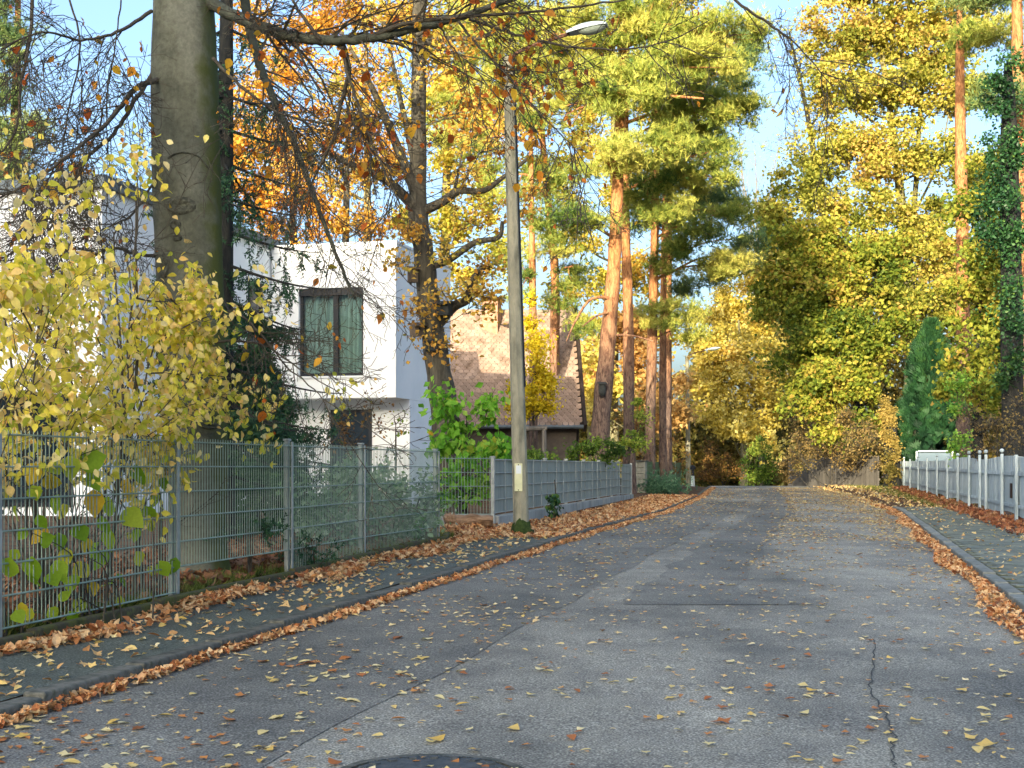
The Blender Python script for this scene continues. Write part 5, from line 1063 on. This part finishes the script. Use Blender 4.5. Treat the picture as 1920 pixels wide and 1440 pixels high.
msk = np.ones(n, bool); msk[big] = False; mb = MB(); scatter(mb, t_oval(.25, .16, .34), C[msk], Sz[msk], Fr[msk], R.random(msk.sum())); mb.build('foliage', lm_y, sh, smooth=True, kind='stuff')
sm = [tmesh('shrub_leaf', t_oval(.25, .16, .36), lm_yo), tmesh('shrub_leaf', t_oval(.1, .2, .4), lm_yo)]
for k in big: inst(sm[k % 2], 'leaf', sh, C[k], Fr[k], Sz[k])
# low hazel with big green leaves pushed through the fence
hz = thing('hazel_bush', 'low bush with large lime green leaves poking through the mesh fence', 'shrub', GP(120, 9.7)); ST = MB()
lm_h = leaf_mat('hazel_leaf', ['#6f9420', '#86aa28', '#9cba30', '#b4c23a', '#d9cf3e', '#e0b830'], .5, use='obj'); hm = [tmesh('hazel_leaf', t_round(.2), lm_h), tmesh('hazel_leaf', t_oval(.25, .1, .44), lm_h), tmesh('hazel_leaf', t_oval(.2, .14, .38), lm_h)]
spots = [(75, 885, 30), (130, 870, 30), (95, 905, 34), (145, 890, 36), (255, 885, 30), (175, 935, 34), (205, 945, 28), (230, 975, 34), (190, 980, 26), (60, 920, 20), (75, 920, 18), (110, 940, 26), (20, 1060, 30), (60, 1060, 34), (105, 1065, 30), (95, 1085, 24), (140, 1090, 26), (200, 1045, 28), (165, 1070, 24), (205, 1005, 30), (185, 1030, 26), (230, 1090, 24), (110, 1010, 22), (90, 1005, 26), (140, 1000, 26), (157, 1020, 22), (125, 1040, 26), (60, 1090, 22), (255, 1045, 22), (330, 1056, 22), (195, 1110, 22), (175, 1100, 20), (50, 1000, 20), (75, 1030, 22), (35, 1040, 18), (285, 1070, 18), (300, 1062, 22), (240, 910, 26), (165, 900, 26), (115, 880, 22), (70, 975, 20), (130, 960, 24), (30, 960, 22), (150, 1130, 22), (40, 1140, 22), (28, 1155, 20), (60, 1150, 18), (110, 1135, 18), (90, 1150, 18), (130, 1155, 18), (225, 1125, 16), (165, 1135, 16), (270, 960, 22), (300, 940, 22), (285, 985, 18), (310, 905, 20), (260, 1000, 18)]
b0 = GP(110, 9.75)
for g_ in range(9):
    s = [spots[i] for i in range(g_, len(spots), 9)]; cu = np.mean([q[0] for q in s]); 
    for q in s:
        a = b0+[R.normal()*.2, .1*R.normal(), 0]; e_ = P(q[0], q[1]-6, YF(q[0])-.05); ST.tube(smooth_line([a, (a+e_)/2+[R.normal()*.08, .1, .12], e_], 8), np.linspace(.007, .002, 8), 5)
ST.build('stem', M['twig'], hz, smooth=True)
for k, (u, v, s) in enumerate(spots):
    Y = YF(u)-.06; Fr = frames(1, .0, droop=.9, spread=.55)[0]; z = unit(np.array([R.normal()*.4, -1, .5+R.normal()*.3])); x = unit(np.cross(Fr[:, 1], z)); z = np.cross(x, Fr[:, 1])
    inst(hm[k % 3], 'leaf', hz, P(u, v-s*.5, Y), np.stack([x, Fr[:, 1], z], 1), s*1.5/F*Y)

# ------------------------------------------------------------------ other bushes
def bush(name, label, u, Y, blobs, lm, size, bark='twig', dens=6, clump=.25, nleaf=70, twig=5, **kw):
    return tree(name, label, 'shrub', [(u, 0, Y), (u, min(b[1] for b in blobs)+20, Y)], [.03, .01], blobs, lm=lm, bark=bark, dens=dens, clump=clump, nleaf=nleaf, size=size, twig=twig, lift=.9, sides=5, stemname='stem', **kw)
lmLime = leaf_mat('lime_leaf', ['#4f8a2a', '#6fae34', '#8fc63f', '#a8cf55', '#c9c94a'], .5)
bush('lilac_bush', 'fresh lime green large leaved bush behind the short mesh panel', 875, 24, [(840, 760, 23.8, 25, 40), (860, 790, 23.8, 40, 40), (915, 780, 23.8, 25, 45), (880, 840, 23.6, 60, 35), (830, 830, 23.8, 30, 30), (930, 850, 23.6, 30, 25), (870, 900, 23.4, 60, 50)], lmLime, .13, droop=.9, dens=16, nleaf=40, clump=.24)
lmYb = leaf_mat('golden_leaf', ['#b9a41e', '#dcc62a', '#ecd93e', '#d9b62c'], .5)
bush('golden_shrub', 'golden yellow narrow shrub in front of the tiled roof', 1000, 41, [(1000, 760, 40.5, 40, 40), (1005, 700, 40.5, 30, 50), (1000, 640, 40.5, 18, 40), (960, 750, 40.5, 18, 30), (995, 590, 41, 14, 40), (1020, 740, 40.5, 20, 40)], lmYb, .1, dens=10, clump=.3, nleaf=110)
lmGb = leaf_mat('garden_leaf', ['#3f5a24', '#5f7d2e', '#86a03a', '#a8b04a'], .4)
bush('garden_bush', 'low green bush above the privacy screens', 1115, 35, [(1110, 840, 34.5, 55, 26), (1060, 860, 34.5, 40, 18), (1155, 850, 35, 30, 22), (1010, 865, 33, 50, 14)], lmGb, .08, dens=9, nleaf=120, group='green bushes behind the fences')
bush('garden_bush', 'dark leafy bush tumbling over the end of the screen fence', 1180, 43, [(1175, 830, 42, 30, 40), (1200, 790, 44, 30, 40), (1150, 880, 37.6, 25, 14), (1130, 870, 37, 30, 12)], lmGb, .09, dens=7, nleaf=80, group='green bushes behind the fences')
lmBr = leaf_mat('brown_leaf', ['#5a3f22', '#7d5a2e', '#a07a3e', '#8a7a34'], .4)
bush('brown_shrub', 'thin brown shrub against the white house door', 660, 22, [(640, 800, 21.8, 30, 40), (690, 790, 21.8, 30, 40), (660, 830, 21.8, 50, 25)], lmBr, .055, dens=12, nleaf=30, twig=10, group='brown shrubs')
bush('brown_shrub', 'tangled brown undergrowth between the pine stems', 1230, 56, [(1210, 830, 54, 40, 50), (1260, 840, 56, 25, 60), (1190, 870, 50, 30, 30), (1150, 800, 52, 25, 40), (1280, 870, 62, 20, 40)], lmBr, .1, dens=4, nleaf=45, twig=12, clump=.4, group='brown shrubs')
bush('brown_shrub', 'rounded brown shrub at the crest of the road', 1355, 76, [(1340, 870, 75, 30, 35), (1370, 880, 75, 30, 28), (1320, 890, 74, 20, 20)], lmBr, .12, dens=4, nleaf=90, twig=6, clump=.45, group='brown shrubs')
bush('garden_bush', 'dull green hedge bush closing the road end', 1415, 78, [(1400, 885, 76, 35, 25), (1435, 875, 76, 25, 35), (1425, 840, 77, 20, 30)], lmGb, .12, dens=4, nleaf=110, clump=.45, group='green bushes behind the fences')
lmStraw = leaf_mat('straw_leaf', ['#6d5a34', '#8f7845', '#a8905a', '#7d7a3c'], .4)
bush('hedge_thicket', 'tall bare brown thicket in front of the plank fence', 1560, 63, [(1500, 850, 66, 30, 40), (1540, 830, 64, 35, 40), (1580, 850, 62, 35, 45), (1625, 840, 60, 35, 45), (1520, 800, 66, 40, 30), (1600, 800, 61, 40, 30), (1480, 870, 68, 18, 36)], lmStraw, .1, dens=7, nleaf=60, twig=22, clump=.5)
bush('hedge_thicket', 'straw coloured thicket leaning over the board fence', 1870, 31, [(1840, 790, 30.5, 40, 40), (1890, 780, 30, 50, 45), (1900, 830, 28.5, 40, 24), (1850, 835, 30, 35, 20)], lmStraw, .06, dens=9, nleaf=40, twig=20, clump=.35)
bush('garden_bush', 'bright green bamboo like bush behind the ball topped posts', 1795, 38, [(1795, 830, 37, 24, 30), (1790, 780, 38, 22, 30), (1810, 720, 39, 25, 30)], lmLime if False else leaf_mat('bamboo_leaf', ['#3f7a34', '#5f9a3e', '#8ab84a', '#a8c050'], .4), .1, dens=12, nleaf=70, group='green bushes behind the fences')
# hedge inside the mesh fence
lmHd = leaf_mat('hedge_leaf', ['#3f5f3c', '#5d8456', '#86a878', '#b0c4a0', '#d0dac0'], .4)
bush('privet_hedge', 'pale green grassy hedge right behind the mesh fence end', 740, 18, [(575, 940, 15.4, 30, 60), (600, 960, 15.8, 40, 60), (640, 930, 16.3, 40, 70), (690, 940, 17, 45, 75), (740, 930, 17.8, 40, 70), (790, 930, 18.6, 32, 65), (650, 1000, 16.3, 60, 30), (760, 990, 17.9, 50, 26)], lmHd, .065, dens=16, nleaf=150, clump=.25, twig=6)
bush('leafless_seedling', 'upright seedling with a few dark leaves before the white house corner', 742, 20.5, [(742, 790, 20.5, 18, 40), (735, 840, 20.5, 14, 20)], lmGb, .06, dens=8, nleaf=9, twig=4)
sdl = MB()
# low conifer twig litter through the fence foot
cs = thing('conifer_seedling', 'small dark conifer sprig growing through the fence foot', 'shrub', GP(590, 14.1)); C = []
for k in range(9):
    a = GP(590+R.normal()*6, 13.95); d = unit(np.array([R.normal(), -.4+.3*R.normal(), .5+.3*R.random()])); L = .3+.25*R.random(); e_ = a+d*L; sdl.tube([a, (a+e_)/2+[0, 0, .05], e_], [.006, .004, .002], 4)
    C += [a+(e_-a)*t_+[0, 0, .05*math.sin(3.1*t_)] for t_ in np.linspace(.2, 1, 14)]
C = np.array(C); mb = MB(); scatter(mb, t_spray(9, 2), C, .13*(.7+.6*R.random(len(C))), frames(len(C), .6, spread=.6), .4+.2*R.normal(size=len(C))); sdl.build('stem', M['twig'], cs); mb.build('foliage', lmS, cs, kind='stuff')
cs = thing('conifer_seedling', 'dark spruce sprig poking out beside the beech foot', 'shrub', GP(470, 12.7)); C = []; sdl = MB()
for k in range(7):
    a = P(468, 990, 12.75)+R.normal(size=3)*.03; d = unit(np.array([R.normal(), -.3, .2*R.normal()])); e_ = a+d*(.2+.15*R.random()); sdl.tube([GP(468, 12.75), a, e_], [.008, .005, .002], 4); C += [a+(e_-a)*t_ for t_ in np.linspace(.1, 1, 10)]
C = np.array(C); mb = MB(); scatter(mb, t_spray(9, 2), C, .12*(.7+.6*R.random(len(C))), frames(len(C), .6, spread=.6), .4+.2*R.normal(size=len(C))); sdl.build('stem', M['twig'], cs); mb.build('foliage', lmS, cs, kind='stuff')
# creeper on the plinth
cr = thing('creeper', 'dark creeper hanging over the plinth wall by the lamp post', 'plant', P(1040, 975, 25.3)); q0 = P(1040, 930, 25.6); C = np.array([P(1038+R.normal()*7, 925+45*R.random(), 25.45-.1*R.random()) for _ in range(130)]); mb = MB(); scatter(mb, TD, C, .09*(.6+.7*R.random(130)), frames(130, .1, droop=1., spread=.5), R.random(130)); mb.build('foliage', lmIvy, cr, kind='stuff')
mb = MB(); mb.tube(smooth_line([P(1040, 900, 25.7), P(1042, 930, 25.5), P(1038, 970, 25.4)], 8), .012, 5); mb.build('stem', M['twig'], cr)
# low juniper at the pillar
jn = thing('juniper', 'low spreading juniper at the foot of the block pillar', 'shrub', GP(1235, 47)); C = []; n = 420; q = GP(1235, 47)
C = q+np.c_[R.normal(size=n)*.38, R.normal(size=n)*.3, np.abs(R.normal(size=n))*.25]; mb = MB(); scatter(mb, t_spray(9, 4), C, .3*(.6+.6*R.random(n)), frames(n, .4, ydir=np.array([.5, -.5, .4]), spread=.8), .5+.2*R.normal(size=n)); mb.build('foliage', leaf_mat('juniper_leaf', ['#3a5f45', '#568060', '#86a880'], .2), jn, kind='stuff')
mb = MB(); mb.tube([q-[0, 0, .05], q+[.1, 0, .25]], [.03, .01], 5); mb.build('stem', M['twig'], jn)

# ------------------------------------------------------------------ fallen leaves
LT = [t_lobed(4, .45, .32, 1), t_lobed(5, .5, .24, 2), t_lobed(3, .35, .42, 3), t_oval(.3, .18, .33), t_oval(.1, .24, .3)]
cm_road = ['#96663c', '#c0905a', '#d9b67a', '#e8d09a', '#e0c068', '#efe2b4']; cm_pile = ['#7a4a2c', '#a4683e', '#c48a56', '#d8ac7a', '#e2c494', '#c4864a']
lmR = leaf_mat('road_leaf', cm_road, .2); lmPile = leaf_mat('pile_leaf', cm_pile, .2); lmRed = leaf_mat('red_leaf', ['#64392a', '#8f5639', '#aa704a', '#c89a70'], .2)
def sample_strip(n, Y0, Y1, f0, f1, pw=1.):
    Y = Y0+(Y1-Y0)*R.random(n)**pw; t = R.random(n); X = f0(Y)+(f1(Y)-f0(Y))*t; return X, Y
def litter(name, label, X, Y, z, size, lm, flat=1., tint=None, up=3., LT=LT):
    n = len(X); C = np.c_[X, Y, z]; mb = MB(); Fr = frames(n, up); a = R.random(n) if tint is None else tint
    for k, t_ in enumerate(LT):
        s = slice(k, n, len(LT)); scatter(mb, t_, C[s]-Fr[s][:, :, 1]*size[s][:, None]*.45, size[s], Fr[s], a[s])
    o = mb.build(name, lm, kind='stuff'); o['label'] = label; return o
LF = [t_lobed(4, .4, .22, 1), t_lobed(5, .45, .16, 2), t_lobed(3, .3, .3, 3), t_oval(.14, .12, .33), t_oval(.05, .16, .28)]   # flatter leaves for the asphalt
# road leaves: thicker to the sides and down the far lane
n = 56000; X, Y = sample_strip(n, 4.6, 62, xl, xr, 1.25); s = (X-xl(Y))/(xr(Y)-xl(Y))
den = .2+.75*np.exp(-(s/.22)**2)*(np.clip(1.35-Y/22, .12, 1))+.55*np.exp(-((s-1)/.22)**2)*np.clip((Y-5)/9, .2, 1)+1.0*((s > .52) & (Y > 15))*np.clip((Y-14)/8, 0, 1)*(.55+.45*np.sin(Y*1.1+s*5))
den *= .55+.45*np.sin(X*2.1+Y*.7)*np.sin(Y*1.3-X); den = np.where((s > .33) & (s < .53) & (Y > 15), den*.25, den)
keep = R.random(n) < np.clip(den, 0.08, 1)*.85; X, Y = X[keep], Y[keep]; n = len(X); sz = (.03+.042*R.random(n)**2)*(1+np.clip((Y-18)/60, 0, .4)); sz[R.random(n) < .06] *= 1.6
vis = np.abs(X/Y*F) < 975; app = np.where(vis & (Y*0+HZ+F*(CAMZ-zr(Y))/Y < 1448), sz/Y**1.6, 0); big = np.argsort(-app)[:295]; m_ = np.ones(n, bool); m_[big] = False
litter('leaf_litter', 'scattered small tan leaves over the asphalt street', X[m_], Y[m_], zr(Y[m_])+.011+.008*R.random(m_.sum()), sz[m_], lmR, up=12., LT=LF)
grp = {'y': ('pale yellow fallen leaf lying alone on the grey asphalt', ['#d9b45a', '#e2cc80', '#e8dca8', '#d9c27a']), 'o': ('orange brown fallen leaf lying alone on the grey asphalt', ['#8f5a34', '#b8743e', '#cc8c4c', '#a8663a'])}
lmeshes = {k: [tmesh('fallen_leaf', t_, leaf_mat('fallen_leaf_'+nm, g[1], .2, use='obj')) for t_ in LF] for (k, g), nm in zip(grp.items(), ('yellow', 'orange'))}
Fr = frames(len(big), 13.)
for q, i in enumerate(big):
    k = 'y' if R.random() < .62 else 'o'; c = np.array([X[i], Y[i], zr(Y[i])+.012])-Fr[q][:, 1]*sz[i]*.45; o = inst(lmeshes[k][q % 5], 'fallen_leaf', None, c, Fr[q], sz[i]*1.05); tag(o, grp[k][0], 'leaf', 'single fallen leaves on the asphalt '+('yellow' if k == 'y' else 'orange brown'))
def pile(name, label, n, Y0, Y1, f0, f1, zf, lm, s0=.05, s1=.05, pw=1.1, up=.9, hz_=.05, cut=.0):
    X, Y = sample_strip(n, Y0, Y1, f0, f1, pw)
    if cut: k = R.random(n) > cut*(.5+.5*np.sin(Y*2.3+X)); X, Y = X[k], Y[k]
    n = len(X); return litter(name, label, X, Y, zf(X, Y)+hz_*R.random(n), s0+s1*R.random(n), lm, up=up)
zroad = lambda X, Y: zr(Y)+.012
pile('leaf_litter', 'orange leaves heaped in the gutter along the dark kerb', 7200, 4.6, 62, lambda Y: xl(Y)-.0, lambda Y: xl(Y)+.06+.1*np.clip(Y/14, .3, 2)*(.7+.3*np.sin(Y*1.9)), zroad, lmPile, .036, .034, 1.15, 2., .035)
pile('leaf_litter', 'orange leaves heaped in the gutter along the pale kerb', 3600, 8, 36, lambda Y: xr(Y)-.24-.08*np.sin(Y*1.3), lambda Y: xr(Y)-.01, zroad, lmPile, .036, .036, 1.15, 2., .035)
zwalk = lambda X, Y: zr(Y)+.076+.03*np.maximum(0, xl(Y)-X-.9)
pile('leaf_litter', 'brown leaves drifted against the mossy edging', 3600, 6.4, 19.5, lambda Y: xl(Y)-1.20-.08*np.clip((Y-8)/6, 0, 1), lambda Y: xl(Y)-.86-.14*np.sin(Y*1.8), zwalk, lmPile, .045, .045, 1.0, 2., .05, .75)
pile('leaf_litter', 'sparse leaves over the dark footway', 950, 5.5, 22, lambda Y: xl(Y)-1.15, lambda Y: xl(Y)-.15, zwalk, lmR, .035, .05, 1.0, 4., .01)
pile('leaf_litter', 'deep carpet of orange leaves along the plinth wall', 6800, 19.6, 44, lambda Y: xl(Y)-1.45, lambda Y: xl(Y)-.02, zwalk, lmPile, .05, .045, 1.1, 2., .04)
pile('leaf_litter', 'leaves round the log and lamp post foot', 900, 19.6, 22.2, lambda Y: xl(Y)-2.0, lambda Y: xl(Y)-1.1, lambda X, Y: gz(X, Y)+.01, lmPile, .06, .05, 1., 1.2, .06)
pile('leaf_litter', 'brown leaf mould behind the mesh fence', 4200, 7.2, 19, lambda Y: xl(Y)-3.6, lambda Y: xl(Y)-1.45, lambda X, Y: gz(X, Y)+.0, leaf_mat('mould_leaf', ['#4a2f20', '#6d4830', '#8a5f40', '#a07a58'], .15), .06, .05, 1., 1.2, .1)
pile('leaf_litter', 'red brown leaves banked along the board fence foot', 2600, 20, 56, lambda Y: fR(Y)-.62, lambda Y: fR(Y)+.08, lambda X, Y: gz(X, Y)+.005, lmRed, .06, .05, 1.1, 1.2, .09)
pile('leaf_litter', 'tan leaves over the verge at the road end', 3000, 32, 66, lambda Y: xr(Y)-.4, lambda Y: xr(Y)+2.6, lambda X, Y: gz(X, Y)+.01, lmR, .05, .06, 1., 2.4, .03, .6)
pile('leaf_litter', 'few leaves on the paved footway', 420, 11, 33, lambda Y: xr(Y)+.15, lambda Y: xr(Y)+1.4, lambda X, Y: zr(Y)+.078, lmR, .035, .04, 1., 4., .01)
# short grass tufts on the verges
mb = MB(); n = 5200; Yg = np.r_[6.5+13*R.random(2200), 32+34*R.random(3000)]; Xg = np.r_[xl(Yg[:2200])-1.46-.25*R.random(2200)**1.5, xr(Yg[2200:])+.9+2.2*R.random(3000)]
scatter(mb, t_tuft(5, 9, .05, .6), np.c_[Xg, Yg, gz(Xg, Yg)-.01], .06+.07*R.random(n), frames(n, .2, ydir=np.array([0, 0, 1.5]), spread=.35), R.random(n)); o = mb.build('grass', leaf_mat('grass_blade', ['#3f4f22', '#5a6a2c', '#7d8a3c', '#9a8f4c'], .3), kind='stuff'); o['label'] = 'short mossy grass along the edging and verge'
